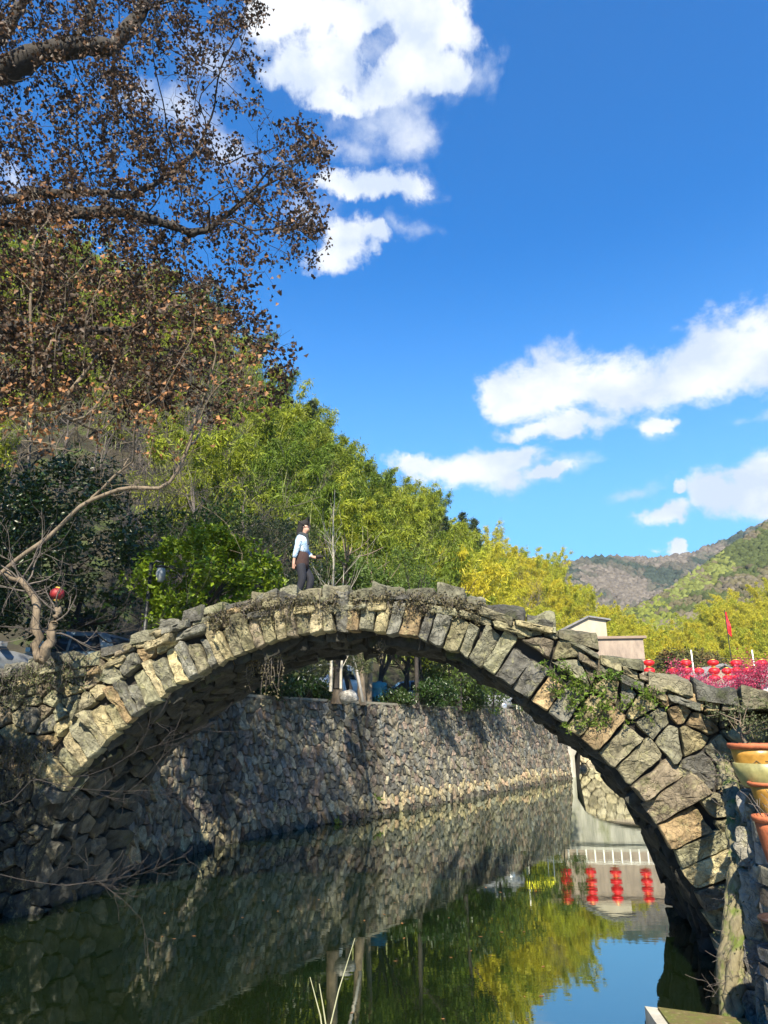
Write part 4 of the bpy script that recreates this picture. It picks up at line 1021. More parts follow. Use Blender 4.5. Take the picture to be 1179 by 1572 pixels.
# pale boulder
def boulder(name, loc, r, mat, label, cat='boulder', sc=(1,.8,.7), col=(.35,.33,.29), seed=0):
    bm = bmesh.new(); bmesh.ops.create_icosphere(bm, subdivisions=3, radius=1)
    for v in bm.verts:
        k = 1+.28*noise.noise(v.co*1.3+Vector((seed,0,0)))+.08*noise.noise(v.co*4); v.co = Vector((v.co.x*sc[0], v.co.y*sc[1], v.co.z*sc[2]))*k*r
    me = bpy.data.meshes.new(name); bm.to_mesh(me); bm.free(); me.polygons.foreach_set('use_smooth', np.ones(len(me.polygons), bool))
    a = me.color_attributes.new('Col', 'FLOAT_COLOR', 'POINT'); a.data.foreach_set('color', np.tile(np.array([*col,1], np.float32), (len(me.vertices),1)).ravel())
    o = link(name, me, mat); o.location = loc; return tag(o, label, cat)
boulder('boulder', P(535,1070,27.6), .38, M_WALL, 'pale round boulder on top of the retaining wall beside the leaning pole', seed=3)
mb = MB(); V = []
# ------------------------------------------------------------------ cars
M_GLASS = simple('car_glass', (.02,.025,.03), .08, var=.05); M_TYRE = simple('tyre_rubber', (.02,.02,.02), .8); M_RIM = simple('rim_metal', (.5,.5,.5), .3, .8)
def paint(name, col, ro=.3): 
    m, nt, N, L, b = newmat(name); b.inputs['Base Color'].default_value = (*col,1); b.inputs['Roughness'].default_value = .3; b.inputs['Coat Weight'].default_value = .6; return m
M_LAMP = simple('headlamp_lens', (.3,.3,.3), .3)
def car(loc, rz, col, label, Lc=4.3, Wc=1.75, Hc=1.55, name='parked_car'):
    t = empty(name, loc, rz, label=label, cat='car'); hw = Wc/2
    bm = bmesh.new()
    sec = []
    for x, zl, zh, wk in [(-Lc/2,.42,.72,.84),(-Lc/2+.08,.30,.90,.93),(-Lc/2+.5,.26,.97,1),(-.9,.24,.98,1),(.5,.24,.95,1),(1.1,.26,.93,1),(Lc/2-.35,.28,.82,.97),(Lc/2-.06,.32,.70,.88),(Lc/2,.42,.60,.78)]:
        y = hw*wk; sec.append([(x,-y*.92,zl),(x,-y,zl+.18),(x,-y,(zl+zh)/2+.05),(x,-y*.93,zh-.02),(x,-y*.5,zh+.03),(x,y*.5,zh+.03),(x,y*.93,zh-.02),(x,y,(zl+zh)/2+.05),(x,y,zl+.18),(x,y*.92,zl)])
    def loft(sec, mat, nm):
        mb = MB(); n = len(sec[0]); mb.add([p for s in sec for p in s], [(i*n+k, (i+1)*n+k, (i+1)*n+(k+1)%n, i*n+(k+1)%n) for i in range(len(sec)-1) for k in range(n)]+[tuple(range(n)), tuple(range((len(sec)-1)*n, len(sec)*n))[::-1]]); return mb.build(nm, mat, t, True)
    body = loft(sec, paint('car_paint', col), 'body')
    cab = []
    for x, z, wk in [(-1.75,.96,.90),(-1.45,Hc-.10,.74),(-1.1,Hc,.70),(-.2,Hc+.02,.70),(.25,Hc-.05,.72),(.95,.96,.88)]:
        y = hw*wk; yb = hw*.93; cab.append([(x,-yb,.92),(x,-y,z),(x,-y*.6,z+.02),(x,y*.6,z+.02),(x,y,z),(x,yb,.92)])
    loft(cab, paint('car_paint_roof', col), 'cabin')
    for sgn in (-1, 1):
        mb = MB(); o = sgn*.012
        for xs in ([(-1.42,.99),(-1.22,1.40),(-.42,1.44),(-.42,.99)], [(-.34,.99),(-.34,1.44),(.12,1.39),(.66,.99)]):
            v = []
            for x, z in xs:
                f = (z-.92)/(Hc-.92); y = hw*(.93-(.93-.71)*f)+.02; v.append((x, sgn*y, z))
            mb.add(v, [(0,1,2,3)])
        mb.build('side_window', M_GLASS, t)
    mb = MB(); mb.add([(.32,-hw*.66,Hc-.09),(.32,hw*.66,Hc-.09),(.97,hw*.80,.985),(.97,-hw*.80,.985)], [(0,1,2,3)]); mb.build('windscreen', M_GLASS, t)
    mb = MB(); mb.add([(-1.50,-hw*.66,Hc-.14),(-1.50,hw*.66,Hc-.14),(-1.78,hw*.8,1.0),(-1.78,-hw*.8,1.0)], [(0,1,2,3)]); mb.build('rear_window', M_GLASS, t)
    for x in (-Lc/2+.78, Lc/2-.82):
        for sgn in (-1, 1):
            Mx = Matrix.Translation((x, sgn*(hw-.10), .32)) @ Matrix.Rotation(math.pi/2*sgn, 4, 'X')
            mb = MB(); mb.lathe([(.20,-.02),(.31,-.10),(.33,-.06),(.33,.06),(.31,.12),(.20,.10)], n=20, M=Mx); wh = mb.build('wheel', M_TYRE, t, True)
            mb = MB(); mb.lathe([(0,-.10),(.12,-.12),(.21,-.09),(.21,.05)], n=16, M=Mx); mb.build('rim', M_RIM, wh, True)
    for sgn in (-1, 1):
        mb = MB(); mb.box((Lc/2-.22,sgn*hw*.70-.14,.60),(Lc/2-.02,sgn*hw*.70+.12,.72)); mb.build('headlight', M_LAMP, t)
        mb = MB(); mb.box((.62,sgn*(hw+.06)-.07,.98),(.76,sgn*(hw+.06)+.07,1.10)); mb.build('wing_mirror', body.data.materials[0], t)
    return t
car(Vector((P(500,1063,36).x,36,1.45)), R(238), (.75,.77,.80), 'white car parked behind the thick tree trunk, seen under the arch', Hc=1.7)
car(Vector((P(622,1063,41).x,41,1.12)), R(170), (.10,.22,.40), 'light blue car parked in the shade above the wall, seen under the arch', Hc=1.5)
car(Vector((P(735,1063,46).x,46,1.12)), R(185), (.17,.175,.18), 'small pale grey car parked between the bushes, furthest under the arch')
car(Vector((P(-75,990,17.2).x,17.2,.95)), R(60), (.16,.17,.18), 'dark grey car parked at the left edge behind the tree trunks', Hc=1.6)  # pale car darkened to grey, its shade put into the paint
car(Vector((P(112,985,21.0).x,21.0,1.12)), R(170), (.16,.22,.26), 'dusty grey-blue car parked behind the left end of the bridge', Hc=1.55)  # paint toned down to stand for the shade over the car
# teal barrel, yellow awning
mb = MB(); t = empty('water_barrel', (P(582,1070,34).x, 34, 1.12), label='teal plastic barrel standing above the wall beside the dark tree', cat='barrel')
mb.lathe([(0,0),(.34,0),(.38,.05),(.38,.35),(.40,.38),(.38,.41),(.38,.72),(.40,.75),(.38,.78),(.37,.98),(.30,1.02),(0,1.02)], n=24); mb.build('body', simple('teal_plastic', (.02,.14,.18), .5), t, True)
mb = MB(); mb.lathe([(0,1.02),(.12,1.025),(.12,1.08),(0,1.08)], n=16); mb.build('lid', simple('dark_plastic', (.02,.1,.13), .4), t)
t = empty('yellow_awning', (P(812,1080,50).x, 50, 1.2), label='bright yellow awning on thin posts at the far end of the wall', cat='awning')
mb = MB(); mb.add([(-.9,-.7,1.35),(.9,-.7,1.35),(.7,.2,1.95),(-.7,.2,1.95),(-.9,1.1,1.35),(.9,1.1,1.35),(-.9,-.7,1.28),(.9,-.7,1.28)], [(0,1,2,3),(3,2,5,4),(6,7,1,0)]); mb.build('canopy', simple('yellow_canvas', (.85,.80,.03), .7), t)
for x in (-.85,.85):
    for y in (-.65, 1.05):
        mb = MB(); mb.tube([(x,y,0),(x,y,1.4)], .03, 6); mb.build('post', M_RIM, t)
# lamp post and red ball lantern at the left
t = empty('street_lamp', (P(222,970,17.2).x, 17.2, 1.1), label='dark lamp post with a small lantern head beside the bright shrub', cat='street lamp')
zt = P(232,868,17.5).z-1.1; M_IRON = simple('dark_iron', (.02,.022,.022), .5, .3)
mb = MB(); mb.tube([(0,0,0),(0,0,.3),(0,0,zt)], [.09,.06,.045], 10); mb.build('pole', M_IRON, t, True)
mb = MB(); mb.tube([(0,0,zt-.1),(.12,0,zt+.05),(.25,0,zt)], .02, 6); mb.build('arm', M_IRON, t, True)
mb = MB(); mb.lathe([(.0,zt-.05),(.16,zt-.10),(.13,zt-.13),(.10,zt-.14)], cx=.26, n=12); mb.build('lamp_cap', M_IRON, t, True)
mb = MB(); mb.lathe([(.10,zt-.14),(.12,zt-.30),(.07,zt-.48),(0,zt-.49)], cx=.26, n=12); mb.build('lamp_shade', simple('milky_glass', (.20,.22,.23), .5), t, True)
# ------------------------------------------------------------------ lanterns
M_RED = simple('red_lantern_silk', (.58,.010,.014), .5, var=.1); M_GOLD = simple('lantern_gold', (.75,.45,.08), .4, .3)
mr_ = M_RED.node_tree
def lantern_proto(R_, hgt, label):
    t = empty('red_lantern', label=label, cat='lantern'); mb = MB(); prof = []
    n = 14
    for k in range(n+1):
        a = -math.pi/2*.86+math.pi*.86*k/n; prof.append((R_*math.cos(a), hgt/2*math.sin(a)/math.sin(math.pi/2*.86)-hgt/2))
    v0 = len(mb.v); mb.lathe(prof, n=32)
    for i in range(len(mb.v)):                                      # ribs
        x, y, z = mb.v[i]; a = math.atan2(y, x); k = 1+.035*math.cos(a*16); mb.v[i] = (x*k, y*k, z)
    mb.build('shade', M_RED, t, True)
    for nm, z in (('top_cap', -.01), ('bottom_cap', -hgt-.04)):
        mb = MB(); mb.lathe([(0,z+.05),(R_*.36,z+.05),(R_*.38,z),(0,z)], n=16); mb.build(nm, M_GOLD, t)
    mb = MB(); mb.tube([(0,0,-hgt),(0,0,-hgt-.12)], .02, 5); mb.build('tassel', M_RED, t); return t
LT = lantern_proto(.36, .44, 'red lantern')
first = True
names = ['first','second','third','fourth','fifth','sixth','seventh','eighth','ninth']
rowsA = [13.1,14.9,16.7,18.9,20.7,23.6,25.7,27.5,29.5]; rowsB = [(11.2,2),(22.7,1),(24.7,1),(26.9,2),(28.5,3)]
for i, x in enumerate(rowsA):
    for k in range(4 if i < 5 else 3):
        place(LT, (x+random.uniform(-.03,.03), 57, 5.32-.58*k), 1.16, None, '%s red lantern down on the long string, %s string from the left on the wire' % (names[k], names[i]), 'red lanterns strung over the far bridge', None, first); first = False
for j, (x, n) in enumerate(rowsB):
    for k in range(n):
        place(LT, (x, 57.4, 4.72-.54*k), 1.08, None, '%s red lantern down on the low string, %s low string from the left' % (names[k], names[j]), 'red lanterns strung over the far bridge')
used.add(id(LT))
mb = MB(); mb.tube([(10.5,57,5.42),(16,57,5.38),(22,57,5.36),(32,57,5.44)], .022, 5)
for x in rowsA: mb.tube([(x,57,5.38),(x,57,5.30)], .012, 4)
tag(mb.build('lantern_wire', M_IRON), 'thin dark wire stretched above the far bridge', 'wire')
mb = MB(); mb.tube([(10.5,57.4,4.85),(20,57.4,4.8),(32,57.4,4.84)], .015, 5); tag(mb.build('lantern_wire', M_IRON), 'lower thin wire carrying the shorter lantern strings', 'wire')
for x, zt, lab in ((10.5,5.5,'left end of the far bridge'),(24.2,6.1,'middle of the far bridge between lantern strings'),(29.0,6.1,'far right by the lantern strings'),(32.0,5.6,'beyond the right end of the far bridge')):
    mb = MB(); mb.tube([(x,57.2,1.3),(x,57.2,zt)], .05, 8); tag(mb.build('lantern_pole', simple('white_pole', (.75,.73,.68), .5), None, True), 'thin white pole holding the lantern wires, '+lab, 'pole', 'white lantern poles')
# red lantern in the small stump tree at the left
ln = copy_tree(LT); ln.location = P(89,903,13.6); ln.scale = (.36,.36,.5); M_RED2 = simple('faded_red_silk', (.22,.012,.015), .6)  # darker copy of the red: the tree's shade put into the silk
for ch in ln.children:
    if ch.name.startswith('shade'): ch.data = ch.data.copy(); ch.data.materials[0] = M_RED2
ln['label'] = 'small dark red lantern hanging among twigs at the left'; ln['group'] = ''; del ln['group']
# ------------------------------------------------------------------ far bridge
fb = empty('road_bridge', (20, 57, 0), label='pale concrete arch bridge with a white railing further up the stream', cat='bridge')
M_CONC = None
m, nt, N, L, b = newmat('weathered_concrete'); c = mixc(N, L, ramp(N, L, ntex(N, L, 1.2, 7, .7, vscale=(1,1,.18)), .40, .62), (.34,.32,.275), (.18,.172,.145)); c = mixc(N, L, ramp(N, L, ntex(N, L, .7, 7, .7, vscale=(1,1,.5), loc=(4,4,4)), .52, .66), c, (.16,.16,.09)); L.new(c, b.inputs['Base Color']); b.inputs['Roughness'].default_value = .9; M_CONC = m
O = fb.location
xs = np.linspace(13.9, 25.6, 25); arch = [(x, -1.75+2.15*math.sqrt(max(0, 1-((x-19.75)/5.85)**2))) for x in xs]
def deckz(x): return 1.35+.25*math.sin(max(0, min(1, (x-9)/22))*math.pi)
mb = MB(); out = [(7.5,-4.2)]+[(13.9,-4.2)]+arch+[(25.6,-4.2),(33,-4.2)]
V = []; Fc = []
sect = [(7.5,-4.2),(13.9,-4.2)]+[(arch[0][0]+1e-3, arch[0][1])]+arch[1:]+[(25.6+1e-3,-4.2),(33,-4.2)]
for x, z in sect:
    for y in (55.2, 59.2): V += [Vector((x,y,z))-O, Vector((x,y,deckz(x)))-O]
for i in range(len(sect)-1):
    o = i*4; n_ = o+4; Fc += [(o,n_,n_+1,o+1),(o+2,o+3,n_+3,n_+2),(o+1,n_+1,n_+3,o+3),(o,o+2,n_+2,n_)]
mb.add(V, Fc); mb.build('body', M_CONC, fb)
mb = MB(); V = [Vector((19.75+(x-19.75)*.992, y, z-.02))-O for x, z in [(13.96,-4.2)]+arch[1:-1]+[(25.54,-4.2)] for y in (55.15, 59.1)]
mb.add(V, [(2*i,2*i+2,2*i+3,2*i+1) for i in range(len(V)//2-1)]); mb.build('soffit', simple('sooty_concrete', (.035,.032,.028), .95), fb)  # underside sheet coloured dark to carry the shade below the far arch
mb = MB(); V = []
for x in np.linspace(7.5,33,20): V += [Vector((x,54.98,deckz(x)-.18))-O, Vector((x,54.98,deckz(x)+.06))-O, Vector((x,59.4,deckz(x)+.06))-O]
mb.add(V, [f for i in range(19) for o in [3*i] for f in ((o,o+3,o+4,o+1),(o+1,o+4,o+5,o+2))]); mb.build('deck_edge', simple('edge_concrete', (.36,.345,.30), .9), fb)
M_RAIL = simple('white_rail', (.70,.68,.62), .6)
for x in np.arange(8, 33, .62):
    mb = MB(); z = deckz(x); mb.box(Vector((x-.05,55.1,z+.05))-O, Vector((x+.05,55.2,z+.82))-O); mb.build('post', M_RAIL, fb)
mb = MB()
for dz in (.86,):
    mb.tube([Vector((x,55.15,deckz(x)+dz))-O for x in np.linspace(7.8,33,14)], .055, 6)
mb.build('handrail', M_RAIL, fb)
# blocks seen through the far arch
w2 = line_wall('weir_wall', [(9,66),(31,66.5)], -3.7, .9, M_BR, [(.42,.36,.24),(.48,.42,.30),(.36,.31,.22)], (.9,.5), 'sunlit yellow stone wall seen through the far bridge', h=.08, flip=1)
# ------------------------------------------------------------------ village houses
def plaster(name, c1, c2, sc=.8):
    m, nt, N, L, b = newmat(name); c = mixc(N, L, ramp(N, L, ntex(N, L, sc, 8, .7, vscale=(1,1,.35)), .4, .66), c1, c2); L.new(c, b.inputs['Base Color']); b.inputs['Roughness'].default_value = .9; return m
M_CREAM = plaster('cream_plaster', (.40,.355,.27), (.31,.27,.20)); M_PINK_P = plaster('pinkish_plaster', (.31,.245,.19), (.19,.15,.12), 1.4); M_TILE = simple('grey_roof_tile', (.16,.16,.16), .8, var=.3, vs=3)
M_WINDOW = simple('dark_window', (.03,.03,.035), .2); M_WHITEP = plaster('white_plaster', (.52,.51,.49), (.42,.41,.39)); M_WOOD = simple('brown_wood', (.16,.09,.05), .8)
def house(name, x0, x1, y0, y1, z0, prof, mat, label, roofmat=M_TILE, wins=(), ov=.35, rt=.16, side=()):
    """prof: list of (x, z) of the gable outline from left eave to right eave"""
    t = empty(name, ((x0+x1)/2, y0, z0), label=label, cat='house'); O = t.location
    V = [Vector((x,y,z))-O for y in (y0,y1) for x, z in [(x0,z0)]+prof+[(x1,z0)]]; n = len(prof)+2
    mb = MB(); mb.add(V, [tuple(range(n))[::-1], tuple(range(n,2*n))]+[(i,(i+1)%n,(i+1)%n+n,i+n) for i in range(n)]); mb.build('walls', mat, t)
    for (a, b) in zip(prof[:-1], prof[1:]):
        if abs(a[0]-b[0]) < .05: continue
        d = Vector((b[0]-a[0], 0, b[1]-a[1])).normalized(); up = Vector((-d.z,0,d.x)); e0 = Vector((a[0],0,a[1]))-(d*ov if a == prof[0] else Vector()); e1 = Vector((b[0],0,b[1]))+(d*ov if b == prof[-1] else Vector())
        v = []
        for y in (y0-ov*.7, y1+ov*.7):
            for q in (e0+up*.01, e1+up*.01, e1+up*rt, e0+up*rt): v.append(Vector((q.x,y,q.z))-O)
        mb = MB(); mb.add(v, [(0,1,2,3)[::-1],(4,5,6,7),(0,4,5,1),(1,5,6,2),(2,6,7,3),(3,7,4,0)])
        nr = int(((y1-y0)+ov)/.35)
        for k in range(nr):
            yy = y0-ov*.7+.17+k*.35; mb.tube([Vector((e0.x,yy,e0.z))+up*(rt+.01)-O, Vector((e1.x,yy,e1.z))+up*(rt+.01)-O], .06, 5)
        mb.build('roof', roofmat, t)
    for (wx, wz, ww, wh) in wins:
        mb = MB(); mb.box(Vector((wx-ww/2,y0-.03,wz-wh/2))-O, Vector((wx+ww/2,y0+.02,wz+wh/2))-O); f = mb.build('window', M_WINDOW, t)
        mb = MB()
        for (a, b, c_, d_) in ((-ww/2-.07,-ww/2,-wh/2-.07,wh/2+.07),(ww/2,ww/2+.07,-wh/2-.07,wh/2+.07),(-ww/2,ww/2,wh/2,wh/2+.07),(-ww/2,ww/2,-wh/2-.07,-wh/2),(-.03,.03,-wh/2,wh/2)):
            mb.box(Vector((wx+a,y0-.07,wz+c_))-O, Vector((wx+b,y0-.031,wz+d_))-O)
        mb.build('frame', M_WOOD, f)
    for (wy, wz, ww, wh) in side:
        mb = MB(); mb.box(Vector((x1-.02,wy-ww/2,wz-wh/2))-O, Vector((x1+.04,wy+ww/2,wz+wh/2))-O); mb.build('window', M_WINDOW, t)
    return t
Yh = 88
def X(px, Y, z): return P(px, 1000, Y).x
g = [P(836,982,Yh), P(903,948,Yh), P(930,952,Yh)]
house('village_house', g[0].x, g[2].x, Yh, Yh+9, .8, [(g[0].x,g[0].z),(g[1].x,g[1].z),(g[2].x,g[2].z)], M_CREAM, 'cream gabled house with a thin tiled roof, upper one beyond the bridge', ov=.5, side=((90.5,7,1.2,1.6),))
Y2 = 80; g = [P(800,983,Y2), P(987,980,Y2)]
house('village_house', g[0].x, g[1].x, Y2, Y2+7, .6, [(g[0].x,g[0].z),(g[1].x,g[1].z)], M_PINK_P, 'lower pinkish plastered house with a flat brown roof edge', roofmat=simple('brown_slab', (.22,.16,.12), .8), ov=.35, rt=.22, wins=((g[0].x+4,4.2,1.3,1.4),(g[0].x+8,4.2,1.3,1.4)))
Y3 = 74; a = P(1060,1045,Y3); b_ = P(1110,1020,Y3); c_ = P(1150,1042,Y3)
house('village_house', a.x, c_.x, Y3, Y3+9, .6, [(a.x,a.z-.2),(b_.x,b_.z-.1),(c_.x,c_.z-.2)], M_PINK_P, 'small tan house with a low grey gable roof behind the lanterns', ov=.5)
Y4 = 82; a = P(1085,1018,Y4)
house('village_house', a.x, a.x+22, Y4, Y4+8, .6, [(a.x,a.z-1.6),(a.x+11,a.z+.15),(a.x+22,a.z-1.6)], M_PINK_P, 'long grey roofed house behind the right lanterns', ov=.6)
Y5 = 34; a = P(1168,1048,Y5)
house('village_house', a.x, a.x+6, Y5, Y5+5, .5, [(a.x,a.z-.15),(a.x+3,a.z+.9),(a.x+6,a.z-.1)], M_WHITEP, 'white walled hut cut by the right edge of the photo', ov=.3)
t = empty('banner_flag', (P(1121,1000,78).x, 78, .6), label='narrow red banner on a thin pole above the village roofs', cat='flag')
zt = P(1121,938,78).z; mb = MB(); mb.tube([(0,0,0),(0,0,zt-.5)], .05, 6); mb.build('pole', M_IRON, t)
mb = MB(); V = []; zz = [zt-.7-2.3*k/8 for k in range(9)]
for k, z in enumerate(zz): V += [(.05,0,z),(.05+.15+.25*math.sin(k/8*1.6),.12*math.sin(k),z-.05*k)]
mb.add(V, [(2*k,2*k+1,2*k+3,2*k+2) for k in range(8)]); mb.build('cloth', M_RED, t)
# ------------------------------------------------------------------ far vegetation
YB2 = [broadleaf('russet_tree', 410+i, 7.5, 2.9, 75, 80, .34, M_BROWNTREE, M_BARK_D, 'russet green leafy tree in the village', trunk_r=.18, lev=2, rc=.75, crown_z=.56, aspect=.5) for i in range(3)]
fst = [True]*3
for i, (px, Y, sc) in enumerate([(1000,92,1.0),(1022,98,1.2),(1045,94,1.3),(1070,98,1.3),(1092,92,1.05),(1035,86,.8),(1062,86,.8),(1110,90,.7),(1128,92,.75),(1145,92,.8),(1165,90,.8),(1180,92,.9),(1012,84,.6),(1085,84,.65),(1200,90,.9),(975,105,.9),(960,112,1.0)]):
    k = i % 3; o_ = place(YB2[k], (P(px,1000,Y).x, Y, .5), sc, None, 'russet green leafy tree standing in the village beyond the bridge', 'russet green trees in the village', None, fst[k]); fst[k] = False; rus = globals().setdefault('rus', []); rus.append((o_, 'russet green leafy tree in the village', '' if Y > 88 else 'front row'))
for o in YB2: used.add(id(o))
name_by_place(rus, [(1030,'right of the pink house'),(1080,'behind the left lanterns'),(1130,'by the red banner'),(1e9,'at the right edge')])
# right near hill with yellow bamboo
HR = [(1000,975,120,150),(1050,945,112,160),(1100,915,105,165),(1179,885,98,170),(1300,835,95,175),(1500,760,90,180),(1800,680,85,180)]
def hr(px, v):
    for a, b in zip(HR[:-1], HR[1:]):
        if px <= b[0]: break
    t = (px-a[0])/(b[0]-a[0]); sy, y0, y1 = [a[i]+(b[i]-a[i])*t for i in (1,2,3)]
    c = P(px, sy, y1); Y = y0+(y1-y0)*v; return Vector((c.x*Y/y1, Y, .5+(c.z-7.5)*max(0, v if v <= 1 else 1-(v-1)*.4)))
V = []; cols = list(range(1000, 1801, 50)); vs = [0,.25,.5,.75,1,1.5,2.5]
for px in cols:
    for v in vs: V.append(tuple(hr(px, v)))
nv = len(vs); link('hill', npmesh('hill', np.array(V), [(i*nv+j,(i+1)*nv+j,(i+1)*nv+j+1,i*nv+j+1) for i in range(len(cols)-1) for j in range(nv-1)], None, True), M_HILL, kind='structure', label='low hill at the right covered in yellow bamboo')
rg = np.random.default_rng(77); pts_ = []
for _ in range(4000):
    px = rg.uniform(1005, 1240); v = rg.uniform(0,1); q = hr(px, v)
    if all((q.x-o.x)**2+(q.y-o.y)**2 > 3.1**2 for o in pts_): pts_.append(q)
rh_items = []
for q in pts_[:95]: o_ = put(YB[int(rg.integers(4))], q-Vector((0,0,.3)), float(rg.uniform(.9,1.25)), 'yellow bamboo clump on the low hill at the right', 'yellow bamboo clumps on the right hill'); rh_items.append((o_, 'yellow bamboo, right hill', 'foot' if q.z < 3 else 'low' if q.z < 8 else 'half way up' if q.z < 13 else 'upper' if q.z < 19 else 'top'))
name_by_place(rh_items, [(1040,'behind the russet trees'),(1085,'left of the banner'),(1130,'behind the red banner'),(1185,'at the right edge'),(1215,'beyond the right edge'),(1e9,'far beyond the right edge')])
# far wooded ridges: one mass each
def ridge(name, line, depth, label, cols_, dens, seed, canopy, thick, zbase=.5, ns=.02, bandc=None, lift=1.0):
    rg = np.random.default_rng(seed); V = []; top = []
    n = 60; xs = np.linspace(line[0][0], line[-1][0], n)
    def crest(px):
        for a, b in zip(line[:-1], line[1:]):
            if px <= b[0]: break
        t = (px-a[0])/(b[0]-a[0]); sy = a[1]+(b[1]-a[1])*t; Y = a[2]+(b[2]-a[2])*t; return P(px, sy, Y)
    m = 16; G = np.zeros((n, m, 3))
    for i, px in enumerate(xs):
        c = crest(px); 
        for j in range(m):
            v = j/(m-3); Y = c.y-depth*(1-v)
            zz = zbase+(c.z-canopy*.8-zbase)*(max(v,0)**1.1 if v <= 1 else 1-(v-1)*2.0)
            k = noise.noise(Vector((c.x*ns, v*2.2, seed)))*depth*.10*math.sin(min(v,1)*math.pi)
            rdg = abs(noise.noise(Vector((c.x*ns*2.2+v*1.3, v*1.0, seed+5))))*c.z*.16*math.sin(min(v,1)*math.pi)
            G[i,j] = (c.x*(Y/c.y)**.5, Y+k, zz+rdg)
    me = npmesh(name, G.reshape(-1,3), [(i*m+j,(i+1)*m+j,(i+1)*m+j+1,i*m+j+1) for i in range(n-1) for j in range(m-1)], None, True)
    link('hill', me, M_HILL, kind='structure', label=label+', bare slope')
    # canopy: many rough crowns, one mesh
    u = rg.uniform(0, n-1.001, dens); v = rg.uniform(0, m-2.001, dens); i = u.astype(int); j = v.astype(int); fu = (u-i)[:,None]; fv = (v-j)[:,None]
    p = (G[i,j]*(1-fu)+G[i+1,j]*fu)*(1-fv)+(G[i,j+1]*(1-fu)+G[i+1,j+1]*fu)*fv
    bm = bmesh.new(); bmesh.ops.create_icosphere(bm, subdivisions=1, radius=1); bv = np.array([v_.co[:] for v_ in bm.verts]); bf = np.array([[x.index for x in f.verts] for f in bm.faces]); bm.free()
    nb = len(bv); r = canopy*rg.uniform(.35,.75,(dens,1,1)); vv = bv[None]*(1+.22*rg.normal(size=(dens,nb,1)))*r; vv[...,2] *= 1.15; vv = vv+p[:,None,:]+np.array([0,0,1])*r*.5
    col = np.zeros((dens,3))
    for q in range(dens):
        f = noise.noise(Vector(p[q])*ns*1.6+Vector((seed,3,0))); f2 = noise.noise(Vector(p[q])*ns*6)
        base = np.array(cols_[0] if f+f2*.6 > .12 else cols_[1] if f+f2*.6 > -.22 else cols_[2])
        if bandc:
            bb = bandc(u[q]/(n-1), v[q]/(m-2))
            if bb is not None and rg.uniform() < .7: base = np.array(bb)
        col[q] = base*rg.uniform(.7,1.3)
    fc = (bf[None]+np.arange(dens)[:,None,None]*nb).reshape(-1,3)
    m2, nt, N, L, b = newmat('far_canopy'); L.new(attr(N), b.inputs['Base Color']); b.inputs['Roughness'].default_value = 1; b.inputs['Specular IOR Level'].default_value = 0
    link('forest', npmesh('forest', vv.reshape(-1,3), fc, np.repeat(col, nb, 0)), m2, kind='stuff', label=label)
GR, BRN, DG = (.055,.07,.035), (.15,.12,.095), (.035,.05,.03)
def band_mid(u, v):
    px = 900+u*600
    if px < 1010: return (.12,.135,.028)
    if v < .36: return (.14,.15,.03)
    if abs(v-(.95-.0*u)) < .16 and 1020 < px < 1110: return (.12,.135,.038)
    return None
ridge('mid', [(900,960,300),(960,938,310),(1000,920,320),(1040,895,330),(1080,868,345),(1110,845,355),(1179,800,370),(1300,730,390),(1500,640,400)], 150, 'wooded ridge with a band of yellow-green bamboo', [(.11,.095,.068),(.09,.08,.045),(.055,.068,.025)], 30000, 3, 2.7, 1, bandc=band_mid)
ridge('far', [(600,930,760),(760,900,760),(855,864,760),(920,853,780),(1000,857,800),(1060,847,810),(1120,826,820),(1179,798,840),(1400,720,860)], 340, 'far brown and grey wooded ridge on the skyline', [(.115,.10,.08),(.075,.072,.053),(.035,.047,.034)], 42000, 8, 6.0, 1, ns=.012)
# ------------------------------------------------------------------ person on the bridge
def skin(name, joints, edges, mat, parent, sub=1, smooth=True):
    me = bpy.data.meshes.new(name); me.from_pydata([j[0] for j in joints], edges, []); o = bpy.data.objects.new(name, me); C.objects.link(o)
    m = o.modifiers.new('skin', 'SKIN'); m.use_smooth_shade = True
    for i, j in enumerate(joints):
        r = j[1] if isinstance(j[1], tuple) else (j[1], j[1]); me.skin_vertices[0].data[i].radius = r; me.skin_vertices[0].data[i].use_root = (i == 0)
    s = o.modifiers.new('sub', 'SUBSURF'); s.levels = sub; s.render_levels = sub
    bpy.context.view_layer.update(); dg = bpy.context.evaluated_depsgraph_get(); nm = bpy.data.meshes.new_from_object(o.evaluated_get(dg)); nm.materials.clear(); nm.materials.append(mat)
    bpy.data.objects.remove(o); q = bpy.data.objects.new(name, nm); C.objects.link(q); q.parent = parent; return q
M_SKIN = simple('skin', (.42,.24,.17), .5, var=.05); M_HAIR = simple('black_hair', (.010,.008,.008), .85, var=.3)
M_JACK, nt, N, L, b = newmat('pale_blue_jacket'); c = mixc(N, L, ramp(N, L, ntex(N, L, 9, 4), .45, .55), (.34,.48,.64), (.54,.64,.68)); L.new(c, b.inputs['Base Color']); b.inputs['Roughness'].default_value = .7; bp = N.new('ShaderNodeBump'); bp.inputs['Distance'].default_value = .05; L.new(ntex(N, L, 14, 4, dist=1.5), bp.inputs['Height']); L.new(bp.outputs[0], b.inputs['Normal'])
M_DARKC = simple('dark_cloth', (.008,.009,.015), .85); M_BROWNC = simple('brown_knit', (.035,.016,.013), .9, bump=.5); M_SCARF = simple('dark_scarf', (.025,.03,.035), .9, bump=.6)
fp = B(-4.32, .62, topz(-4.3)-.16); fp = Vector((P(461,905,fp.y).x, fp.y, fp.z))
person = empty('person', fp, -BA*.6, label='person walking right over the bridge in a pale blue jacket, dark scarf and dark trousers', cat='person')
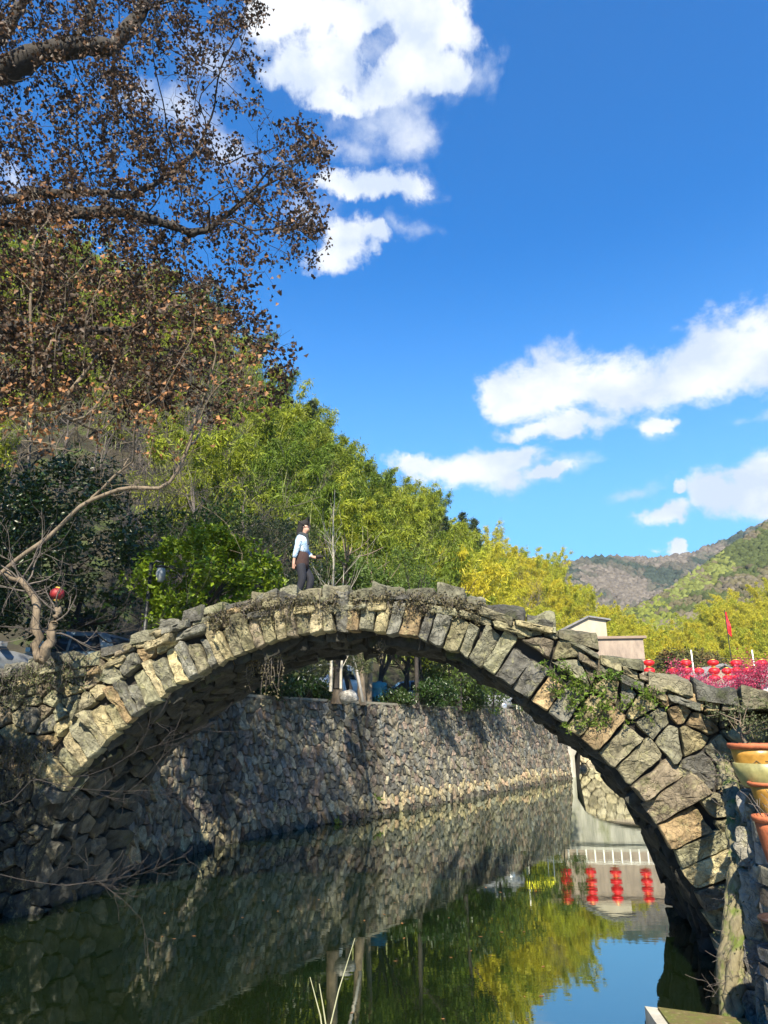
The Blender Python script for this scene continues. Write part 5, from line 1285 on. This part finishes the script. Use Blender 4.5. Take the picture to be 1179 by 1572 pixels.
# x is the walking direction
J = [((0,0,.86),(.085,.10)), ((.0,0,1.02),(.08,.10)), ((.0,0,1.20),(.09,.12)), ((.01,0,1.32),(.07,.10)), ((.03,0,1.40),.055), ((.05,0,1.46),(.052,.052)), ((.06,0,1.52),(.088,.072)), ((.06,0,1.59),(.10,.078)), ((.05,0,1.645),(.075,.06)),
     ((0,-.16,1.31),.05),((-.05,-.19,1.08),.043),((-.10,-.19,.86),.03),((-.11,-.19,.79),(.036,.018)),
     ((0,.16,1.31),.05),((.06,.20,1.09),.043),((.20,.15,.98),.03),((.27,.12,.97),(.036,.018)),
     ((0,-.09,.80),.085),((.05,-.09,.46),.058),((-.06,-.09,.09),.038),((.06,-.09,.03),.032),((.14,-.09,.02),.025),
     ((.02,.09,.80),.085),((.20,.09,.50),.058),((.10,.09,.10),.038),((.22,.09,.05),.032),((.30,.09,.04),.025)]
Ed = [(0,1),(1,2),(2,3),(3,4),(4,5),(5,6),(6,7),(7,8),(3,9),(9,10),(10,11),(11,12),(3,13),(13,14),(14,15),(15,16),(0,17),(17,18),(18,19),(19,20),(20,21),(0,22),(22,23),(23,24),(24,25),(25,26)]
def fingers(w_, dirv, side):
    base = len(J)
    for k in range(5):
        o = Vector((.028-.014*k, 0, -.03)) if k < 4 else Vector((.036, 0, .012)); l = (.036,.041,.038,.030,.030)[k]; r = .0085
        a = Vector(w_)+o+dirv*.02; b_ = a+dirv*l*.55+Vector((.01 if k == 4 else 0, side*.004, 0)); c = b_+dirv*l*.45+Vector((.004, side*.014, 0))
        i = len(J); J.extend([(tuple(a), r), (tuple(b_), r*.95), (tuple(c), r*.8)]); Ed.extend([(base0, i), (i, i+1), (i+1, i+2)])
base0 = 12; fingers((-.11,-.19,.76), Vector((-.1,0,-1)), 1); base0 = 16; fingers((.29,.12,.97), Vector((1,0,-.1)), -1)
# nose and chin, ears
J += [((.155,0,1.555),.016),((.14,0,1.495),.022),((.05,-.082,1.55),(.018,.008)),((.05,.082,1.55),(.018,.008))]; nj = len(J); Ed += [(7,nj-4),(6,nj-3),(7,nj-2),(7,nj-1)]
skin('body', J, Ed, M_SKIN, person, 2)
jk = [((0,0,.98),(.135,.15)), ((0,0,1.12),(.145,.165)), ((.01,0,1.26),(.14,.175)), ((.02,0,1.36),(.09,.11)), ((0,-.17,1.32),.068),((-.05,-.20,1.08),.062),((-.10,-.20,.88),.046),((0,.17,1.32),.068),((.06,.21,1.09),.062),((.18,.16,.99),.046)]
skin('jacket', jk, [(0,1),(1,2),(2,3),(2,4),(4,5),(5,6),(2,7),(7,8),(8,9)], M_JACK, person, 2)
mb = MB(); mb.lathe([(.10,.70),(.155,.715),(.168,.80),(.160,.92),(.150,1.02),(.11,1.06)], n=20); mb.v = [(x*.92*(1+.04*math.sin(8*math.atan2(y, x))), y*1.05, z) for x, y, z in mb.v]; mb.build('jumper_hem', M_BROWNC, person, True)
skin('trousers', [((0,0,.84),(.115,.125)),((.02,-.09,.74),.108),((.06,-.09,.47),.085),((-.05,-.09,.13),.06),((.03,.09,.74),.108),((.20,.09,.50),.085),((.10,.09,.14),.06)], [(0,1),(1,2),(2,3),(0,4),(4,5),(5,6)], M_DARKC, person, 2)
skin('scarf', [((.09,-.03,1.37),.05),((.07,.06,1.42),.05),((-.03,.06,1.42),.05),((-.05,-.05,1.42),.05),((.06,-.08,1.40),.05),((.12,-.05,1.30),.045),((.14,-.04,1.18),.035)], [(0,1),(1,2),(2,3),(3,4),(4,5),(5,6)], M_SCARF, person, 2)
skin('hair', [((.045,0,1.66),(.10,.085)),((.0,0,1.63),(.11,.095)),((-.02,0,1.55),(.105,.095)),((-.05,0,1.46),(.085,.085)),((-.06,0,1.38),(.06,.07)),((.10,0,1.67),(.055,.06))], [(1,0),(1,2),(2,3),(3,4),(0,5)], M_HAIR, person, 2)
for sgn in (-1, 1):
    skin('shoe', [((-.08+(.16 if sgn > 0 else 0),.09*sgn,.045),.045),((.05+(.16 if sgn > 0 else 0),.09*sgn,.04),.045),((.15+(.16 if sgn > 0 else 0),.09*sgn,.035),.035)], [(0,1),(1,2)], M_HAIR, person, 1)
    mb = MB(); mb.lathe([(0,-.01),(.011,-.004),(.011,.004),(0,.01)], n=10, M=Matrix.Translation((.145,.033*sgn,1.565))); mb.build('eye', M_HAIR, person, True)
mb = MB(); mb.box((-.05,-.035,-.03),(.05,.035,.035)); mb.lathe([(0,.03),(.028,.03),(.028,.09),(0,.09)], n=14, M=Matrix.Rotation(R(90), 4, 'Y'))
cm = mb.build('camera', M_HAIR, None, True, label='small black camera held in front of the walking person', cat='camera'); cm.location = fp+Vector((.34,-.0,.96))

# ------------------------------------------------------------------ plants on the bridge
def fern_clump(name, loc, r, n, label, seed, mat=M_FERN, lsz=.09, cat='plant', frond=.35):
    rg = np.random.default_rng(seed); t = empty(name, loc, label=label, cat=cat); pos = []; st = MB()
    for k in range(n):
        b = Vector((rg.normal()*r*.5, rg.normal()*.05-.05, rg.normal()*r*.4)); d = Vector((rg.normal()*.7, -abs(rg.normal())*.6-.2, rg.uniform(-.1,.9))).normalized(); L_ = frond*rg.uniform(.5,1.2); p = b; prev = b
        pts = [b]
        for i in range(6):
            d = (d+Vector((0,0,-.22))).normalized(); p = p+d*L_/6; pts.append(p)
            s = d.cross(Vector((0,0,1))).normalized()
            for sg in (-1,1): pos.append(p+s*sg*.015)
            pos.append(p)
        st.tube(pts, .004, 3, cap=False)
    st.build('stems', M_DRY, t); link('leaves', leafmesh('leaves', np.array([tuple(p) for p in pos]), lsz, aspect=.38, rng=rg, up=.1, vmin=.6, vmax=1.4), mat, t); return t
fl = [(868,1040,.30,34,'bright green fern at the upper left of the fern patch on the right haunch'),(895,1062,.34,40,'bright green fern in the middle of the fern patch on the right haunch'),(930,1040,.22,24,'bright green fern at the upper right of the fern patch'),(885,1100,.28,26,'yellowish fern hanging at the lower edge of the fern patch'),(918,1085,.22,22,'small fern between two large stones of the right haunch'),(850,1025,.18,18,'small fern tuft above the voussoirs right of the crown'),(962,1090,.22,14,'sparse fern tuft over the biggest rubble stone'),(985,1062,.20,16,'olive fern tuft below the flat slabs'),(925,1115,.14,9,'tiny fern sprouting under the fern patch'),(1000,1078,.14,9,'tiny olive tuft right of the fern patch')]
for i, (px, py, r, n, lab) in enumerate(fl):
    q = pl_ = ray(px, py); t_ = (BD-.12)/(q.x*E_N.x+q.y*E_N.y); o = fern_clump('fern', q*t_, r, max(5, int(n*.5)), lab, 700+i, mat=M_FERN, lsz=.065, frond=.27); o.rotation_euler.z = -BA
# dry vines and roots hanging under the coping
def vines(name, s0, s1, n, label, seed, zf, ln, mat=M_DRY, w_off=-.14):
    rg = np.random.default_rng(seed); o0 = B((s0+s1)/2, w_off, zf((s0+s1)/2)); t = empty(name, o0, label=label, cat='vine'); mb = MB(); pos = []
    for k in range(n):
        s = rg.uniform(s0, s1); p = B(s, w_off+rg.uniform(-.05,.03), zf(s)+rg.uniform(-.05,.08)); pts = [p-o0]; L_ = ln*rg.uniform(.2,1.0)
        for i in range(6):
            p = p+Vector((rg.normal()*.035, rg.normal()*.02, -L_/6*rg.uniform(.5,1.3))); pts.append(p-o0)
            for _ in range(3): pos.append(p-o0+Vector(rg.normal(size=3))*.035)
        mb.tube(pts, [.006,.006,.005,.005,.004,.003,.002], 3, cap=False)
    mb.build('stems', M_TWIG, t); link('leaves', leafmesh('leaves', np.array([tuple(p) for p in pos]), .045, aspect=.7, rng=rg, vmin=.4, vmax=1.3), mat, t); return t
cz = lambda s: topz(s)-.16
vines('hanging_vine', -6.1, -3.9, 120, 'dark dry vine mat covering the stones left of the crown', 1, cz, .55)
vines('hanging_vine', -3.8, -2.5, 40, 'thin dry vines below the coping at the crown', 2, cz, .40)
vines('hanging_vine', -2.5, -.9, 70, 'dry brown vine mat right of the crown under the coping', 3, cz, .45)
vines('hanging_vine', -5.1, -4.8, 14, 'long vine rope dangling into the arch left of the crown', 4, lambda s: 1.55, 1.2, w_off=.3)
vines('hanging_vine', -5.6, -5.3, 8, 'short vine strand dangling into the arch, left of the long rope', 5, lambda s: 1.35, .9, w_off=.6)
vines('hanging_vine', -2.9, -2.7, 4, 'thin dangling vine strand right of the arch crown', 6, lambda s: 1.6, .5, w_off=.2)
vines('hanging_vine', -10.6, -8.6, 90, 'leafy dry vine tangle over the left end of the bridge', 7, lambda s: topz(s)-.1, .9, M_GREYSHRUB)
vines('hanging_vine', -10.4, -9.2, 60, 'dry vine tangle low on the left abutment', 8, lambda s: -.2, 1.2)
# short trimmed tree stumps at the left end of the bridge
def limb_tree(name, loc, lines, rads, mat, label, cat, seed, twn=6, tl=.6, ext=None):
    rg = np.random.default_rng(seed); t = empty(name, loc, label=label, cat=cat); mb = MB(); tw = MB()
    for ln_, r in zip(lines, rads):
        pts = [Vector(p)-Vector(loc) for p in ln_]; fine = [Vector(p) for p in resample3(pts, 14)]
        mb.tube([p+Vector(rg.normal(size=3))*r*.25 for p in fine], [r*(1-.4*i/13)*(1+.12*rg.normal()) for i in range(14)], 8, cap=True)
        for k in range(twn):
            i = int(rg.integers(7,14)); recurse_branches(tw, fine[i], Vector((rg.normal(), rg.normal()*.5, rg.uniform(-.3,1.2))), tl*rg.uniform(.5,1.3), r*.22, 2, [], rg, .7, .15, 4, (2,3), wob=.4, minr=.003)
    mb.build('trunk', mat, t, True); tw.build('twigs', M_TWIG, t, True); return t
def resample3(pts, n):
    L_ = [0]
    for a, b_ in zip(pts[:-1], pts[1:]): L_.append(L_[-1]+(b_-a).length)
    out = []
    for k in range(n):
        u = L_[-1]*k/(n-1)
        for i in range(len(pts)-1):
            if u <= L_[i+1]+1e-9: out.append(pts[i].lerp(pts[i+1], (u-L_[i])/max(1e-9, L_[i+1]-L_[i]))); break
    return out
YS = 13.2
limb_tree('small_tree', P(60,1012,YS), [[P(58,1014,YS),P(55,960,YS),P(54,925,YS),P(38,896,YS),P(12,880,YS)],[P(62,1014,YS),P(74,985,YS),P(86,955,YS),P(90,935,YS)]], [.085,.10], M_BARK_P, 'small forked tree with two pale trimmed trunks on the left end of the bridge', 'tree', 3, 7, .9)
# bare twigs over the water at the left
def twig_branch(lines, label, seed, r=.02, tl=.6):
    o = Vector(lines[0][0]); t = empty('bare_branch', o, label=label, cat='branch'); rg = np.random.default_rng(seed); mb = MB()
    for ln_ in lines:
        pts = [p-o for p in resample3([Vector(p) for p in ln_], 10)]; mb.tube(pts, [r*(1-.75*i/9) for i in range(10)], 5, cap=False)
        for k in range(11):
            i = int(rg.integers(2,10)); d = (pts[min(i+1,9)]-pts[i-1]).normalized(); recurse_branches(mb, pts[i], d+Vector((rg.normal()*.2, rg.normal()*.5, rg.normal()*.8)), tl*rg.uniform(.4,1.1), r*.35, 1, [], rg, .5, .1, 3, (2,4), wob=.4, minr=.0025)
    mb.build('twigs', M_BARK_D, t); return t
twig_branch([[P(-30,1245,9),P(30,1225,9.2),P(50,1195,9.4),P(150,1190,9.8),P(215,1150,10.2),P(262,1140,10.4),P(310,1118,10.7)],[P(50,1195,9.4),P(110,1210,9.6),P(180,1215,10),P(270,1212,10.3)]], 'bare thin branches reaching over the water below the left side of the arch', 4, .0065, .55)
twig_branch([[P(-30,1335,8.8),P(40,1352,9.1),P(100,1360,9.3),P(155,1352,9.5),P(235,1338,9.9)],[P(100,1360,9.3),P(150,1352,9.4),P(190,1382,9.4),P(218,1412,9.3)]], 'lowest bare branch hanging over the dark water at the left', 5, .006, .42)
twig_branch([[P(-20,850,10),P(40,930,10),P(90,1000,10.2)],[P(-20,960,10),P(80,968,10.2),P(190,972,10.6),P(260,950,11)]], 'thin pale vine twigs crossing in front of the left end of the bridge', 6, .009, .8)
# reeds at the lower edge
t = empty('reed_stalks', PZ(505,1600,-H), label='three thin pale dry reed stalks rising from the dark water at the bottom', cat='reed'); o = t.location; M_REED = simple('pale_reed', (.30,.30,.18), .7)
for ln_ in ([(500,1605),(520,1520),(545,1440)],[(505,1605),(496,1545),(490,1510)],[(498,1605),(492,1560),(476,1500)]):
    mb = MB(); mb.tube([P(x, y, 7.6)-o for x, y in ln_], [.007,.006,.003], 5); mb.build('stalk', M_REED, t)
# ivy-clad trunk against the right abutment
rg = np.random.default_rng(8); base = P(1128,1575,9.3); base.z = -3.25
ln_ = [base, P(1128,1540,9.35), P(1122,1480,9.4), P(1134,1400,9.4), P(1136,1320,9.5), P(1132,1260,9.8), P(1122,1205,10.4), P(1110,1170,11.2)]
t = empty('old_vine', base, label='gnarled moss covered vine trunk climbing the right end of the bridge', cat='vine'); pts = resample3(ln_, 40); mb = MB()
for s in range(8):
    ph = s*.8; mb.tube([p-base+Vector((math.cos(ph+i*.16), math.sin(ph+i*.16), 0))*(.085*(1.25-.7*i/39))+Vector(rg.normal(size=3))*.014 for i, p in enumerate(pts)], [(.075-.035*i/39)*(1+.25*noise.noise(Vector((i*.4,s,0)))) for i in range(40)], 7)
M_VINE = bark_mat('mossy_bark', (.10,.085,.05), (.24,.21,.12), 9); nt = M_VINE.node_tree; N = nt.nodes; L = nt.links; b = N['Principled BSDF']
old = b.inputs['Base Color'].links[0].from_socket; L.new(mixc(N, L, ramp(N, L, ntex(N, L, 5, 6, loc=(2,2,2)), .5, .62), old, (.09,.12,.02)), b.inputs['Base Color'])
mb.build('trunk', M_VINE, t, True); tw = MB(); pos = []
for k in range(150):
    i = int(rg.integers(0,40)); recurse_branches(tw, pts[i]-base, Vector((rg.normal(), rg.normal()-.6, rg.normal()*.8)), .28*rg.uniform(.4,1.3), .005, 1, [], rg, .6, -.1, 3, (1,3), wob=.5, minr=.002)
    q = pts[i]-base+Vector((rg.normal()*.10, -.10+rg.normal()*.05, rg.normal()*.1)); pos += [q+Vector(rg.normal(size=3))*.03 for _ in range(4)]
tw.build('twigs', M_TWIG, t); link('moss', leafmesh('moss', np.array([tuple(p) for p in pos]), .035, aspect=.7, rng=rg, vmin=.5, vmax=1.2), M_GREYSHRUB, t, kind='stuff')
# mossy boulder and low bonsai at the right
boulder('mossy_boulder', B(3.35,-.25,-.02), .50, stone_mat('mossy_stone', .2, .9, .03), 'big mossy boulder lying at the right end of the bridge above the pots', sc=(1.15,.6,.42), col=(.20,.20,.13), seed=9)
fern_clump('grass_tuft', B(3.30,-.40,.12), .55, 46, 'yellow-green grass tuft growing on the mossy boulder', 900, mat=M_GREYSHRUB, lsz=.06, frond=.16)
fern_clump('grass_tuft', B(3.9,-.5,-.35), .35, 26, 'reddish dry grass tuft beside the mossy boulder at the right edge', 901, mat=M_BROWNTREE, lsz=.06, frond=.2)
bz = p1+Vector((-.10,0,h1*.86)); t = empty('bonsai', bz, label='twisted bonsai with sparse foliage in the pot with characters', cat='bonsai'); mb = MB(); tips = []
pts = [Vector(p) for p in ((0,0,0),(-.03,0,.08),(-.05,.02,.17),(-.02,.02,.25),(-.06,.0,.33))]; mb.tube(pts, [.035,.03,.024,.02,.012], 8)
rg = np.random.default_rng(12)
for k in range(9): recurse_branches(mb, pts[int(rg.integers(2,5))], Vector((rg.normal()*1.2, rg.normal(), .35)), .26, .010, 1, tips, rg, .6, .1, 4, (2,4))
mb.build('trunk', M_BARK_P, t, True); pos = np.concatenate([np.array(tuple(p))+rg.normal(size=(9,3))*np.array([.05,.05,.025]) for p in tips]); link('foliage', leafmesh('foliage', pos, .04, aspect=.5, rng=rg, vmin=.5), M_GREYSHRUB, t)
# dry twigs in the terracotta pot
t = empty('potted_twigs', p3+Vector((0,0,.42)), label='dry twigs sticking out of the orange terracotta pot', cat='plant'); mb = MB()
for k in range(7): recurse_branches(mb, (rg.normal()*.05,rg.normal()*.05,0), (rg.normal()*.5,rg.normal()*.5,1), .25, .006, 1, [], rg, .5, .1, 4)
mb.build('twigs', M_TWIG, t)
# plum trees in pink blossom behind the right end of the bridge
def plum(px, Y, h, r, seed, label):
    rg = np.random.default_rng(seed); t = empty('plum_tree', (P(px,1060,Y).x, Y, .5), label=label, cat='plum tree'); t['group'] = 'pink plum trees'; mb = MB(); tips = []
    recurse_branches(mb, (0,0,0), (0,0,1), h*.46, .06, 4, tips, rg, .95, .22, 6, (3,4), wob=.3); mb.build('trunk', M_BARK_D, t, True)
    T = np.array([tuple(p) for p in tips]); T[:,:2] *= 1.0; k = rg.integers(0, len(T), 2600); pos = T[k]+rg.normal(size=(2600,3))*np.array([.16,.16,.16])
    link('blossom', leafmesh('blossom', pos, .055, aspect=.9, fold=.3, rng=rg, vmin=.7, vmax=1.2), M_PINK, t); return t
plum(1062,29,2.5,1.2,1,'pink blossoming plum tree, leftmost behind the bridge coping'); plum(1100,31,2.4,1.3,2,'pink blossoming plum tree, middle one under the lantern strings'); plum(1140,30,2.1,1.3,3,'pink blossoming plum tree in front of the white hut'); plum(1165,28,2.2,1.1,5,'pink blossoming plum tree at the right edge of the photo'); plum(1122,33,2.4,1.1,6,'pink blossoming plum tree at the back between two others'); plum(1035,33,2.2,1.1,4,'pink blossoming plum tree mostly hidden behind the coping slabs')
# ------------------------------------------------------------------ air
mb = MB(); mb.box((-450,-60,-5.5),(900,1060,330)); m = bpy.data.materials.new('haze_air'); m.use_nodes = True; nt = m.node_tree; nt.nodes.clear(); o = nt.nodes.new('ShaderNodeOutputMaterial'); v = nt.nodes.new('ShaderNodeVolumePrincipled'); v.inputs['Color'].default_value = (.80,.88,1,1); v.inputs['Density'].default_value = .00016; v.inputs['Anisotropy'].default_value = .3; nt.links.new(v.outputs[0], o.inputs['Volume'])
HAZE = True
if HAZE: mb.build('haze', m, kind='stuff', label='thin bluish haze in the valley air')
# prototypes that were never placed
for o in list(C.objects):
    if o.parent is None and o.type == 'EMPTY' and o.location.length < 1e-6 and o.name != 'camera':
        for ch in list(o.children): bpy.data.objects.remove(ch)
        bpy.data.objects.remove(o)
